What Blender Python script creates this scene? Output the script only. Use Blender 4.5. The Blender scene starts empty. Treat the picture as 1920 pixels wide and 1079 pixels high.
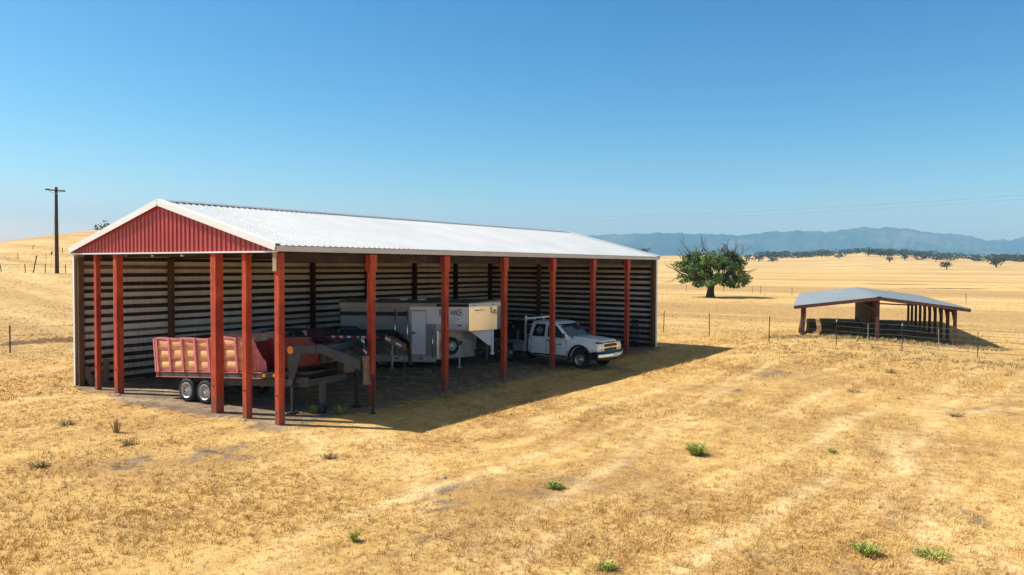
import bpy, math, random
import numpy as np
from mathutils import Vector, Matrix, noise as mnoise
R = math.radians
rnd = random.Random(7)
sc = bpy.context.scene
col = sc.collection

# ------------------------------------------------------------------ camera
CAM = Vector((17.4903, -13.4927, 4.503)); YAW = 0.6101; PITCH = 0.02831; ROLL = 0.00439; F = 1410.07 / 1920
fw = Vector((-math.sin(YAW), math.cos(YAW), 0)); rt = Vector((math.cos(YAW), math.sin(YAW), 0)); up = Vector((0, 0, 1))
fwd = fw*math.cos(PITCH) - up*math.sin(PITCH); upp = up*math.cos(PITCH) + fw*math.sin(PITCH)
r2 = rt*math.cos(ROLL) + upp*math.sin(ROLL); u2 = upp*math.cos(ROLL) - rt*math.sin(ROLL)
cd = bpy.data.cameras.new('camera'); cam = bpy.data.objects.new('camera', cd); col.objects.link(cam)
cd.sensor_fit = 'HORIZONTAL'; cd.sensor_width = 36; cd.lens = F*36
cd.clip_start = .1; cd.clip_end = 40000
M3 = Matrix((r2, u2, -fwd)).transposed()
cam.matrix_world = Matrix.Translation(CAM) @ M3.to_4x4()
sc.camera = cam

# ------------------------------------------------------------------ world, sun, exposure
SUN_AZ = R(180+25.5); SUN_EL = R(50.5)     # direction towards the sun (mathematical azimuth from +X)
w = bpy.data.worlds.new('World'); sc.world = w; w.use_nodes = True
nt = w.node_tree; nt.nodes.clear()
sky = nt.nodes.new('ShaderNodeTexSky'); sky.sky_type = 'NISHITA'; sky.sun_disc = False
sky.sun_elevation = SUN_EL; sky.sun_rotation = math.pi/2 - SUN_AZ
sky.altitude = 200; sky.air_density = 1.0; sky.dust_density = .6; sky.ozone_density = 1.6
hs = nt.nodes.new('ShaderNodeHueSaturation'); hs.inputs['Hue'].default_value = .475; hs.inputs['Saturation'].default_value = 1.22; hs.inputs['Value'].default_value = 1
bg = nt.nodes.new('ShaderNodeBackground'); bg.inputs[1].default_value = .12
wo = nt.nodes.new('ShaderNodeOutputWorld')
nt.links.new(sky.outputs[0], hs.inputs['Color'])
sp_ = nt.nodes.new('ShaderNodeSeparateColor'); cb_ = nt.nodes.new('ShaderNodeCombineColor'); nt.links.new(hs.outputs[0], sp_.inputs[0])
EXPO = .66
for ch_, (g_, o_) in enumerate(((1.7, .27), (1.4, .01), (1.05, .04))):     # deeper, clearer blue overhead
    m1 = nt.nodes.new('ShaderNodeMath'); m1.operation = 'MULTIPLY'; m1.inputs[1].default_value = .143
    m2 = nt.nodes.new('ShaderNodeMath'); m2.operation = 'POWER'; m2.inputs[1].default_value = g_
    m3 = nt.nodes.new('ShaderNodeMath'); m3.operation = 'MULTIPLY'; m3.inputs[1].default_value = math.exp(o_)/.12/2**EXPO
    nt.links.new(sp_.outputs[ch_], m1.inputs[0]); nt.links.new(m1.outputs[0], m2.inputs[0]); nt.links.new(m2.outputs[0], m3.inputs[0]); nt.links.new(m3.outputs[0], cb_.inputs[ch_])
tc_ = nt.nodes.new('ShaderNodeTexCoord'); sx_ = nt.nodes.new('ShaderNodeSeparateXYZ'); nt.links.new(tc_.outputs['Generated'], sx_.inputs[0])
mr_ = nt.nodes.new('ShaderNodeMapRange'); mr_.interpolation_type = 'SMOOTHSTEP'; mr_.inputs[1].default_value = .36; mr_.inputs[2].default_value = .75; nt.links.new(sx_.outputs['Z'], mr_.inputs[0])
mx_ = nt.nodes.new('ShaderNodeMix'); mx_.data_type = 'RGBA'; mx_.inputs[7].default_value = (1.35, 1.42, 1.55, 1)      # bright neutral sky above the view, added to fill the shade
nt.links.new(mr_.outputs[0], mx_.inputs[0]); nt.links.new(cb_.outputs[0], mx_.inputs[6])
nt.links.new(mx_.outputs[2], bg.inputs[0]); nt.links.new(bg.outputs[0], wo.inputs[0])
sd = bpy.data.lights.new('sun', 'SUN'); sd.energy = 4.8; sd.angle = R(.5); sd.color = (1, .95, .86)
sun = bpy.data.objects.new('sun', sd); col.objects.link(sun)
sv = Vector((math.cos(SUN_AZ)*math.cos(SUN_EL), math.sin(SUN_AZ)*math.cos(SUN_EL), math.sin(SUN_EL)))
sun.rotation_euler = sv.to_track_quat('Z', 'Y').to_euler(); sun.location = (0, 0, 60)
sc.view_settings.view_transform = 'Standard'; sc.view_settings.look = 'None'; sc.view_settings.gamma = 1
sc.view_settings.use_curve_mapping = False; sc.view_settings.exposure = EXPO
sc.cycles.max_bounces = 6; sc.cycles.volume_bounces = 0

# ------------------------------------------------------------------ tagging helpers
def tag(o, label=None, cat=None, group=None, kind=None):
    if label: o['label'] = label
    if cat: o['category'] = cat
    if group: o['group'] = group
    if kind: o['kind'] = kind
    return o
def empty(name, loc, rz=0, label=None, cat=None, group=None):
    o = bpy.data.objects.new(name, None); col.objects.link(o)
    o.location = loc; o.rotation_euler = (0, 0, rz); o.empty_display_size = .3
    return tag(o, label, cat, group)
def copy_tree(o, parent=None):
    c = o.copy(); col.objects.link(c); c.parent = parent
    for ch in list(o.children): copy_tree(ch, c)
    return c

# ------------------------------------------------------------------ mesh helper
class MB:
    def __init__(s): s.v = []; s.f = []; s.m = []
    def add(s, vs, fs, m=0):
        n = len(s.v); s.v += [tuple(p) for p in vs]
        for f in fs: s.f.append(tuple(i+n for i in f)); s.m.append(m)
        return s
    def box(s, x0, x1, y0, y1, z0, z1, m=0):
        v = [(x0,y0,z0),(x1,y0,z0),(x1,y1,z0),(x0,y1,z0),(x0,y0,z1),(x1,y0,z1),(x1,y1,z1),(x0,y1,z1)]
        return s.add(v, [(0,3,2,1),(4,5,6,7),(0,1,5,4),(1,2,6,5),(2,3,7,6),(3,0,4,7)], m)
    def beam(s, p, q, w, h, m=0, upv=(0,0,1)):
        p = Vector(p); q = Vector(q); d = (q-p).normalized(); u = Vector(upv)
        if abs(d.dot(u)) > .98: u = Vector((1,0,0))
        a = d.cross(u).normalized()*w/2; b = a.cross(d).normalized()*h/2
        v = [p-a-b, p+a-b, p+a+b, p-a+b, q-a-b, q+a-b, q+a+b, q-a+b]
        return s.add(v, [(0,1,2,3),(7,6,5,4),(0,4,5,1),(1,5,6,2),(2,6,7,3),(3,7,4,0)], m)
    def tube(s, pts, r, n=8, m=0, cap=True):
        pts = [Vector(p) for p in pts]; rs = r if isinstance(r, (list, tuple)) else [r]*len(pts)
        base = len(s.v); prev = None
        for i, p in enumerate(pts):
            d = (pts[min(i+1, len(pts)-1)] - pts[max(i-1, 0)]).normalized()
            if prev is None:
                u = Vector((0,0,1)) if abs(d.z) < .9 else Vector((1,0,0))
                a = d.cross(u).normalized()
            else: a = (prev - d*prev.dot(d)).normalized()
            prev = a; b = d.cross(a)
            for k in range(n):
                t = 2*math.pi*k/n; s.v.append(tuple(p + (a*math.cos(t)+b*math.sin(t))*rs[i]))
        for i in range(len(pts)-1):
            for k in range(n):
                s.f.append((base+i*n+k, base+i*n+(k+1)%n, base+(i+1)*n+(k+1)%n, base+(i+1)*n+k)); s.m.append(m)
        if cap:
            s.f.append(tuple(base+k for k in range(n))[::-1]); s.m.append(m)
            s.f.append(tuple(base+(len(pts)-1)*n+k for k in range(n))); s.m.append(m)
        return s
    def lathe(s, prof, n, axis='Y', c=(0,0,0), m=0):   # prof: (radius, offset along axis)
        base = len(s.v); c = Vector(c)
        for r, h in prof:
            for k in range(n):
                t = 2*math.pi*k/n; a, b = r*math.cos(t), r*math.sin(t)
                p = {'Y': (a, h, b), 'Z': (a, b, h), 'X': (h, a, b)}[axis]
                s.v.append(tuple(c+Vector(p)))
        for i in range(len(prof)-1):
            for k in range(n):
                s.f.append((base+i*n+k, base+(i+1)*n+k, base+(i+1)*n+(k+1)%n, base+i*n+(k+1)%n)); s.m.append(m)
        return s
    def prism(s, poly, y0, y1, plane='XZ', m=0):       # poly in plane, extruded along the other axis
        n = len(poly)
        def P(a, b, c): return {'XZ': (a, c, b), 'XY': (a, b, c), 'YZ': (c, a, b)}[plane]
        v = [P(a, b, y0) for a, b in poly] + [P(a, b, y1) for a, b in poly]
        f = [tuple(range(n)), tuple(range(2*n-1, n-1, -1))] + [(i, (i+1) % n + 0, (i+1) % n + n, i+n) for i in range(n)]
        f = [f[0][::-1] if 0 else f[0], f[1]] + [(i, i+n, (i+1) % n + n, (i+1) % n) for i in range(n)]
        return s.add(v, f, m)
    def loft(s, secs, m=0, cap=True, closed=True):
        n = len(secs[0]); base = len(s.v)
        for q in secs: s.v += [tuple(p) for p in q]
        for i in range(len(secs)-1):
            for k in range(n if closed else n-1):
                s.f.append((base+i*n+k, base+i*n+(k+1)%n, base+(i+1)*n+(k+1)%n, base+(i+1)*n+k)); s.m.append(m)
        if cap:
            s.f.append(tuple(base+k for k in range(n))[::-1]); s.m.append(m)
            s.f.append(tuple(base+(len(secs)-1)*n+k for k in range(n))); s.m.append(m)
        return s
    def build(s, name, mats, parent=None, smooth=False, bevel=0, loc=None, auto=None, fix=True):
        me = bpy.data.meshes.new(name); me.from_pydata(s.v, [], s.f)
        if not isinstance(mats, (list, tuple)): mats = [mats]
        for q in mats: me.materials.append(q)
        if len(mats) > 1: me.polygons.foreach_set('material_index', s.m)
        if fix:
            import bmesh
            bm = bmesh.new(); bm.from_mesh(me); bmesh.ops.recalc_face_normals(bm, faces=bm.faces); bm.to_mesh(me); bm.free()
        if smooth or auto:
            me.polygons.foreach_set('use_smooth', [True]*len(me.polygons))
            if auto: me.set_sharp_from_angle(angle=R(auto))
        me.update()
        o = bpy.data.objects.new(name, me); col.objects.link(o)
        if parent is not None: o.parent = parent
        if loc is not None: o.location = loc
        if bevel:
            b = o.modifiers.new('bevel', 'BEVEL'); b.width = bevel; b.segments = 2; b.limit_method = 'ANGLE'; b.angle_limit = R(35)
        return o
def text_obj(name, body, size, mat, parent, loc, rot, ext=.002, sx=1, align='CENTER'):
    cu = bpy.data.curves.new(name, 'FONT'); cu.body = body; cu.size = size; cu.extrude = ext; cu.align_x = align; cu.align_y = 'CENTER'; cu.offset = size*.008
    t = bpy.data.objects.new(name, cu); col.objects.link(t)
    dg = bpy.context.evaluated_depsgraph_get(); me = bpy.data.meshes.new_from_object(t.evaluated_get(dg))
    bpy.data.objects.remove(t); bpy.data.curves.remove(cu)
    me.materials.clear(); me.materials.append(mat)
    o = bpy.data.objects.new(name, me); col.objects.link(o); o.parent = parent; o.location = loc; o.rotation_euler = rot; o.scale = (sx, 1, 1)
    return o

# ------------------------------------------------------------------ materials
class N:
    def __init__(s, name, rough=.6, metal=0, spec=.5):
        s.m = bpy.data.materials.new(name); s.m.use_nodes = True; s.t = s.m.node_tree; s.t.nodes.clear()
        s.b = s.t.nodes.new('ShaderNodeBsdfPrincipled'); s.o = s.t.nodes.new('ShaderNodeOutputMaterial')
        s.t.links.new(s.b.outputs[0], s.o.inputs[0])
        s.b.inputs['Roughness'].default_value = rough; s.b.inputs['Metallic'].default_value = metal
        s.b.inputs['Specular IOR Level'].default_value = spec
    def n(s, t, **k):
        q = s.t.nodes.new(t)
        for a, b in k.items(): setattr(q, a, b)
        return q
    def l(s, a, b): s.t.links.new(a, b)
    def pos(s, scale=(1,1,1), rot=(0,0,0), obj=False):
        g = s.n('ShaderNodeTexCoord').outputs['Object'] if obj else s.n('ShaderNodeNewGeometry').outputs['Position']
        mp = s.n('ShaderNodeMapping'); mp.inputs['Scale'].default_value = scale; mp.inputs['Rotation'].default_value = rot
        s.l(g, mp.inputs[0]); return mp.outputs[0]
    def noise(s, vec, scale, detail=4, rough=.55, dist=0):
        q = s.n('ShaderNodeTexNoise'); q.inputs['Scale'].default_value = scale; q.inputs['Detail'].default_value = detail
        q.inputs['Roughness'].default_value = rough; q.inputs['Distortion'].default_value = dist
        s.l(vec, q.inputs['Vector']); return q.outputs['Fac']
    def ramp(s, fac, stops, interp='LINEAR'):
        q = s.n('ShaderNodeValToRGB'); q.color_ramp.interpolation = interp; e = q.color_ramp.elements
        for i, (p, c) in enumerate(stops):
            x = e[i] if i < 2 else e.new(p)
            x.position = p; x.color = (*c, 1) if isinstance(c, tuple) else (c, c, c, 1)
        s.l(fac, q.inputs[0]); return q.outputs[0]
    def mix(s, fac, a, b, mode='MIX'):
        q = s.n('ShaderNodeMix', data_type='RGBA', blend_type=mode)
        for sock, v in ((q.inputs[0], fac), (q.inputs[6], a), (q.inputs[7], b)):
            if hasattr(v, 'links'): s.l(v, sock)
            elif isinstance(v, tuple): sock.default_value = (*v, 1)
            else: sock.default_value = v
        return q.outputs[2]
    def math(s, op, a, b=0, clamp=False):
        q = s.n('ShaderNodeMath', operation=op, use_clamp=clamp)
        for i, v in enumerate((a, b)):
            if hasattr(v, 'links'): s.l(v, q.inputs[i])
            else: q.inputs[i].default_value = v
        return q.outputs[0]
    def color(s, c):
        if hasattr(c, 'links'): s.l(c, s.b.inputs['Base Color'])
        else: s.b.inputs['Base Color'].default_value = (*c, 1)
        return s
    def bump(s, h, dist=.01, strength=1):
        q = s.n('ShaderNodeBump'); q.inputs['Distance'].default_value = dist; q.inputs['Strength'].default_value = strength
        s.l(h, q.inputs['Height']); s.l(q.outputs[0], s.b.inputs['Normal']); return s
def simple(name, c, rough=.6, metal=0, var=.15, sc_=3, spec=.5, bump=0, coat=0):
    a = N(name, rough, metal, spec); v = a.pos(obj=True)
    n1 = a.noise(v, sc_, 5, .6)
    lo = tuple(x*(1-var) for x in c); hi = tuple(min(1, x*(1+var)) for x in c)
    a.color(a.ramp(n1, [(.3, lo), (.7, hi)]))
    if bump: a.bump(a.noise(v, sc_*6, 4), bump)
    if coat: a.b.inputs['Coat Weight'].default_value = coat; a.b.inputs['Coat Roughness'].default_value = .06
    return a.m
def wood(name, stops, axis='Z', rough=.75, fine=30, patch=None):
    a = N(name, rough, 0, .3); s_ = {'X': (.6,fine,fine), 'Y': (fine,.6,fine), 'Z': (fine,fine,.6)}[axis]
    v = a.pos(s_, obj=True); g = a.noise(v, 1, 5, .65, .3); v2 = a.pos(obj=True); p = a.noise(v2, 2.2, 4, .6)
    c = a.ramp(a.math('ADD', a.math('MULTIPLY', g, .6), a.math('MULTIPLY', p, .4)), stops)
    if patch:
        c = a.mix(a.ramp(a.noise(a.pos((3,3,.8) if axis=='Z' else (.8,3,3), obj=True), 1.5, 6, .7), [(patch[1], 0.), (patch[1]+.06, 1.)]), c, patch[0])
    if name == 'red_painted_timber':
        gz_ = a.n('ShaderNodeSeparateXYZ'); a.l(a.pos(), gz_.inputs[0]); dz_ = a.math('ADD', gz_.outputs['Z'], a.math('MULTIPLY', a.noise(a.pos((5,5,2)), 1, 5, .7), -.9))
        c = a.mix(a.ramp(dz_, [(0.,.35),(.08,0.)]), c, (.2,.12,.08))
        c = a.mix(a.ramp(a.noise(a.pos((60,60,1.2), obj=True), 1, 3, .6), [(.60,0.),(.68,.8)]), c, (.09,.02,.015))
    a.color(c).bump(g, .006); return a.m
M = {}
M['red_post'] = wood('red_painted_timber', [(.34,(.17,.02,.013)),(.47,(.36,.046,.022)),(.6,(.58,.105,.04))], 'Z', patch=((.58,.22,.09), .62))
M['bare_wood'] = wood('bare_timber', [(.3,(.3,.22,.13)),(.7,(.52,.4,.26))], 'Z')
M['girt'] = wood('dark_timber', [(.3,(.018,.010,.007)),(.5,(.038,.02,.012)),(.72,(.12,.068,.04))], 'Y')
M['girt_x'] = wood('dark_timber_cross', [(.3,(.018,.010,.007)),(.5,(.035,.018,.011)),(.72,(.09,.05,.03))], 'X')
M['brown_post'] = wood('brown_timber', [(.3,(.07,.035,.018)),(.5,(.13,.07,.035)),(.72,(.22,.13,.07))], 'Z')
M['rust_brown'] = wood('weathered_red_timber', [(.3,(.05,.024,.018)),(.5,(.10,.045,.034)),(.72,(.24,.14,.11))], 'Z')
M['weathered'] = wood('grey_timber', [(.3,(.12,.085,.06)),(.7,(.3,.23,.17))], 'Z')
M['gable_red'] = simple('red_sheet_metal', (.42,.06,.065), .42, 0, .1, 1.5)
M['white_metal'] = simple('white_sheet_metal', (.78,.79,.8), .4, 0, .05, .6)
def roofmat():
    a = N('white_roof_metal', .38, 0, .5); v = a.pos(obj=True)
    st = a.noise(a.pos((.25,4,.25), obj=True), 1.5, 5, .6)
    c = a.ramp(a.noise(v, .5, 5, .6), [(.35,(.46,.47,.48)),(.7,(.54,.55,.56))])
    c = a.mix(a.ramp(st, [(.55,0.),(.8,.35)]), c, (.34,.33,.31)); a.color(c); return a.m
M['roof'] = roofmat()
def insidemat():
    a = N('siding_inside', .5, 0, .4)
    c = a.ramp(a.noise(a.pos((1.5,1.5,.5)), 1, 5, .6), [(.3,(.66,.65,.62)),(.7,(.82,.82,.80))])
    sx = a.n('ShaderNodeSeparateXYZ'); a.l(a.pos(), sx.inputs[0])
    f = a.math('SUBTRACT', a.noise(a.pos((6,6,.8)), 1, 5, .7), a.math('MULTIPLY', sx.outputs['Z'], .22))
    c = a.mix(a.ramp(f, [(.1,0.),(.45,.75)]), c, (.3,.24,.18)); a.color(c); return a.m
M['siding'] = insidemat()
M['fascia'] = simple('fascia_beige', (.62,.59,.54), .45, 0, .08, 1)
M['galv'] = simple('galvanised_steel', (.5,.52,.54), .45, .7, .15, 2)
M['grey_roof'] = simple('grey_roof_metal', (.24,.28,.31), .5, .2, .12, .5)
M['alu'] = simple('aluminium', (.6,.61,.63), .32, .75, .12, 1.5)
M['alu_dull'] = simple('dull_aluminium', (.3,.31,.32), .42, .45, .15, 1.5)
M['alu_bright'] = simple('bright_aluminium', (.85,.84,.82), .22, 1, .04, 2)
M['alu_grime'] = simple('grimy_aluminium', (.42,.39,.36), .45, .5, .25, 2.5)
M['truck_white'] = simple('white_car_paint', (.9,.92,.96), .3, 0, .03, 2, coat=.8)
M['trailer_white'] = simple('trailer_white', (.88,.89,.92), .35, 0, .04, 2)
M['glass'] = simple('dark_glass', (.006,.009,.011), .08, 0, .1, 2, spec=.35)
M['black'] = simple('black_plastic', (.02,.02,.022), .5, 0, .2, 4)
M['black_paint'] = simple('black_paint', (.018,.02,.028), .35, .1, .3, 3, coat=.3)
M['rubber'] = simple('rubber', (.03,.03,.031), .8, 0, .3, 5, spec=.3)
M['rim'] = simple('steel_rim', (.48,.48,.47), .35, .8, .15, 8)
M['rim_white'] = simple('pale_painted_rim', (.5,.49,.45), .5, .2, .3, 9)
M['chrome'] = simple('chrome', (.85,.85,.85), .1, 1, .03, 3)
M['chassis'] = simple('dark_chassis', (.025,.023,.022), .7, 0, .3, 4)
M['frame_grey'] = simple('dusty_grey_steel', (.085,.08,.072), .65, .1, .3, 2.5)
M['blue_grey'] = simple('blue_grey_painted_steel', (.035,.047,.065), .5, .0, .35, 3.5, bump=.002)
M['rusty'] = simple('rusty_steel', (.2,.13,.09), .75, .1, .35, 6, bump=.003)
M['red_lens'] = simple('red_lens', (.5,.01,.01), .25)
M['red_tape'] = simple('red_tape', (.55,.02,.03), .4)
M['white_tape'] = simple('white_tape', (.85,.85,.85), .4)
M['amber'] = simple('amber_lens', (.85,.25,.02), .3, var=.05)
M['orange'] = simple('orange_reflector', (.95,.25,.03), .4, var=.04)
M['lamp'] = simple('headlamp_lens', (.75,.77,.8), .12, .3)
M['gold'] = simple('gold_badge', (.75,.5,.1), .3, .6)
M['letter'] = simple('dark_lettering', (.02,.02,.025), .5)
M['dec'] = simple('pale_decal', (.5,.52,.55), .5)
M['maroon'] = simple('maroon_shield', (.07,.012,.012), .25, 0, .2, 3, coat=.5)
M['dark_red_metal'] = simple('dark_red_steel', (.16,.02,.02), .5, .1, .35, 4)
M['tarp'] = simple('black_tarp', (.015,.015,.018), .35, 0, .4, 5, bump=.02)
M['cable'] = simple('cable', (.05,.05,.055), .5)
M['concrete'] = simple('concrete', (.30,.24,.17), .85, 0, .2, 2, bump=.004)
M['stone'] = simple('stone', (.33,.29,.24), .9, 0, .25, 9, bump=.01)
M['white_post'] = simple('white_tipped_post', (.6,.6,.58), .6)
def plankmat():
    a = N('faded_red_planks', .75, 0, .3); v = a.pos(obj=True)
    c = a.ramp(a.noise(a.pos((.8,1,3), obj=True), 2.2, 6, .65), [(.34,(.66,.22,.21)),(.45,(.76,.34,.25)),(.52,(.80,.45,.19)),(.68,(.86,.55,.26))])
    g = a.noise(a.pos((2,10,26), obj=True), 1, 4, .6)
    a.color(a.mix(a.ramp(g, [(.35,.3),(.6,0.)]), c, (.3,.08,.07))).bump(g, .006); return a.m
M['plank'] = plankmat()
M['pink'] = simple('faded_red_steel', (.64,.2,.2), .55, 0, .25, 5)

# straw / soil colour shared by the ground sheet and by the grass that grows on it
def straw(a):
    v = a.pos()
    v = a.pos((1,1,0))
    big = a.noise(v, .055, 3, .6, .5); mid = a.noise(v, .5, 7, .72, .8); fine = a.noise(v, 2.6, 6, .72, .4); vf = a.noise(v, 14, 4, .75)
    wv = a.n('ShaderNodeTexNoise'); wv.inputs['Scale'].default_value = .06; a.l(v, wv.inputs['Vector'])
    vm = a.n('ShaderNodeVectorMath', operation='MULTIPLY_ADD'); a.l(wv.outputs['Color'], vm.inputs[0]); vm.inputs[1].default_value = (9,3,0); a.l(v, vm.inputs[2])
    mp = a.n('ShaderNodeMapping'); mp.inputs['Scale'].default_value = (1.5,.09,0); mp.inputs['Rotation'].default_value = (0,0,R(8)); a.l(vm.outputs[0], mp.inputs[0])
    tr = a.noise(mp.outputs[0], 1.0, 6, .66, .2)
    s1 = a.math('ADD', a.math('MULTIPLY', mid, .34), a.math('MULTIPLY', fine, .26)); s1 = a.math('ADD', s1, a.math('MULTIPLY', tr, .26)); s1 = a.math('ADD', s1, a.math('MULTIPLY', vf, .14))
    c = a.ramp(s1, [(.39,(.24,.13,.045)),(.45,(.40,.225,.075)),(.50,(.54,.325,.108)),(.545,(.66,.43,.16)),(.62,(.82,.60,.27))])
    gold = a.mix(a.ramp(big, [(.40,0.),(.62,.6)]), c, (.60,.38,.13))
    brown = a.mix(a.ramp(a.noise(v, .16, 6, .7, .8), [(.51,0.),(.62,.7)]), gold, (.36,.195,.07))
    return v, brown, vf, fine
def groundmat():
    a = N('dry_grassland_soil', .95, 0, .15); v, c, vf, fine = straw(a)
    geo = a.n('ShaderNodeAttribute', attribute_name='mask')
    sp = a.n('ShaderNodeSeparateColor'); a.l(geo.outputs['Color'], sp.inputs[0])
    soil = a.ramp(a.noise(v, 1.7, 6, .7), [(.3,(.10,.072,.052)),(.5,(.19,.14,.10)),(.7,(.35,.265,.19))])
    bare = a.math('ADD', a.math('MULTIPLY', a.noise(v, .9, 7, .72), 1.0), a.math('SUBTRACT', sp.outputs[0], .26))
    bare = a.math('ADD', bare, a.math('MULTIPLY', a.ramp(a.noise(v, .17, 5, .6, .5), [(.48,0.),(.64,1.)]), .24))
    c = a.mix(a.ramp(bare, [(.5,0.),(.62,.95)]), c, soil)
    far = a.mix(a.ramp(a.noise(a.pos((.012,.012,0)), 1, 6, .65), [(.35,0.),(.65,1.)]), (.56,.36,.12), (.76,.55,.26))
    st2 = a.ramp(a.noise(a.pos((.004,.03,0), (0,0,R(-35))), 1, 6, .7), [(.43,.8),(.53,0.)])
    far = a.mix(st2, far, (.36,.22,.09))
    fy = a.ramp(a.noise(v, .35, 6, .75), [(.38,.6),(.56,0.)]); far = a.mix(fy, far, (.45,.27,.1))
    c = a.mix(a.math('MULTIPLY', geo.outputs['Alpha'], a.ramp(a.noise(v, 1.3, 6, .7), [(.36,0.),(.56,.62)])), c, (.80,.62,.34))
    c = a.mix(sp.outputs[1], c, far)
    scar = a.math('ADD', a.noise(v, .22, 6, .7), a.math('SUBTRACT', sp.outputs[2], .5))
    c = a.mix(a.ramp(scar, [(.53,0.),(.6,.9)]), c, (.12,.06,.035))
    c = a.mix(a.ramp(vf, [(.34,.4),(.46,0.)]), c, (.2,.12,.055))
    c = a.mix(a.ramp(a.noise(v, 30, 3, .7), [(.55,0.),(.72,.45)]), c, (.72,.6,.4))
    a.color(c); h = a.math('ADD', a.math('MULTIPLY', fine, 1.4), a.math('MULTIPLY', vf, .6)); a.bump(h, .07, .8); return a.m
M['ground'] = groundmat()
def grassmat():
    a = N('dry_grass', .85, 0, .2); v, c, vf, fine = straw(a)
    at = a.n('ShaderNodeAttribute', attribute_name='tone'); c2 = a.mix(.55, c, at.outputs['Color']); a.color(c2); return a.m
M['grass'] = grassmat()
def leafmat(name, c0, c1, c2):
    a = N(name, .6, 0, .3); at = a.n('ShaderNodeAttribute', attribute_name='tone')
    a.color(a.ramp(at.outputs['Fac'], [(0., c0), (.5, c1), (1., c2)])); return a.m
M['leaf'] = leafmat('broad_leaves', (.03,.065,.014), (.10,.18,.03), (.26,.34,.07))
M['oak'] = leafmat('oak_leaves', (.018,.026,.014), (.032,.044,.022), (.06,.07,.035))
M['weed'] = leafmat('weed_leaves', (.13,.17,.025), (.27,.33,.05), (.48,.48,.14))
M['dryweed'] = leafmat('dry_weed', (.2,.13,.05), (.34,.25,.1), (.55,.42,.2))
M['bark'] = simple('bark', (.055,.042,.034), .9, 0, .35, 3, bump=.03)
M['deadwood'] = simple('dead_branches', (.09,.075,.07), .9, 0, .3, 3)
M['pole'] = simple('utility_pole_wood', (.075,.045,.035), .85, 0, .3, 2)
M['mount'] = None

# ------------------------------------------------------------------ terrain
def sstep(a, b, x):
    t = np.clip((x-a)/(b-a), 0, 1); return t*t*(3-2*t)
_pr = np.random.RandomState(3)
_wv = [(_pr.uniform(-1,1), _pr.uniform(-1,1), _pr.uniform(0,6.28)) for _ in range(40)]
def waves(x, y, k0, k1, seed, n=8):
    z = 0
    rs = np.random.RandomState(seed)
    for i in range(n):
        k = k0*(k1/k0)**(i/(n-1)); a = rs.uniform(0, 6.28); p = rs.uniform(0, 6.28)
        z = z + np.sin((x*math.cos(a)+y*math.sin(a))*k + p + 1.3*np.sin((x*math.sin(a)-y*math.cos(a))*k*.6+p*2))*(k0/k)**.8
    return z/n
def gz(x, y, micro=True):
    x = np.asarray(x, float); y = np.asarray(y, float)
    dx = x-CAM.x; dy = y-CAM.y; D = np.hypot(dx, dy)+1e-6
    cf = dx*fw.x+dy*fw.y; cr = dx*rt.x+dy*rt.y; ang = np.arctan2(cr, cf)
    u = 960+1410*np.tan(np.clip(ang, -1.1, 1.1))
    wl = 1-sstep(350, 1050, u)
    zl = np.interp(D, [0,48,70,92,130,205,300,500,1200,9000], [0,0,1.3,3.4,5.6,1.0,2,0,0,0])
    top = np.interp(u, [-1500,0,170,350,600], [7,9.4,12.4,14,14])
    zl = np.interp(D, [0,48,70,92,130,205], [0,0,1.0,3.3,5.6,0])*(D<=130) + 0
    zl = np.where(D < 130, np.interp(D, [0,48,70,92,130], [0,0,1.1,3.4,5.8]), np.where(D < 205, 5.8+(top-5.8)*sstep(130,205,D), top*(1-.7*sstep(210,420,D))))
    sc_ = np.interp(u, [1200,1500,1620,1780,1920,2600], [1.0,.98,1.24,.9,.72,.6])
    zr = np.interp(D, [0,130,350,700,1000,1600,2200,3000,4500,6500,12000], [0,0,.4,3.4,11,28,8,35,62,95,120])
    zr = np.where(D < 2200, zr*sc_, zr)
    z = zl*wl + zr*(1-wl)
    z = z + .42*np.exp(-((x-7.2)**2+(y-34.2)**2)/(2*4.2**2))
    inb = sstep(0, 2.5, np.maximum(np.maximum(-12.4-x, x-.6), np.maximum(-.6-y, y-26.2)))
    z = z + waves(x, y, .05, .5, 5)*.16*sstep(14, 40, D)*np.clip(inb, .0, 1) + waves(x, y, .008, .05, 6)*1.0*sstep(150, 500, D)
    if micro: z = z + (waves(x, y, 1.3, 6.5, 7, 10)*.075)*(.35+.65*np.clip(inb, 0, 1))*(1-sstep(60, 110, D))
    return z
def gzf(x, y): return float(gz(np.array([x]), np.array([y]))[0])

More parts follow.
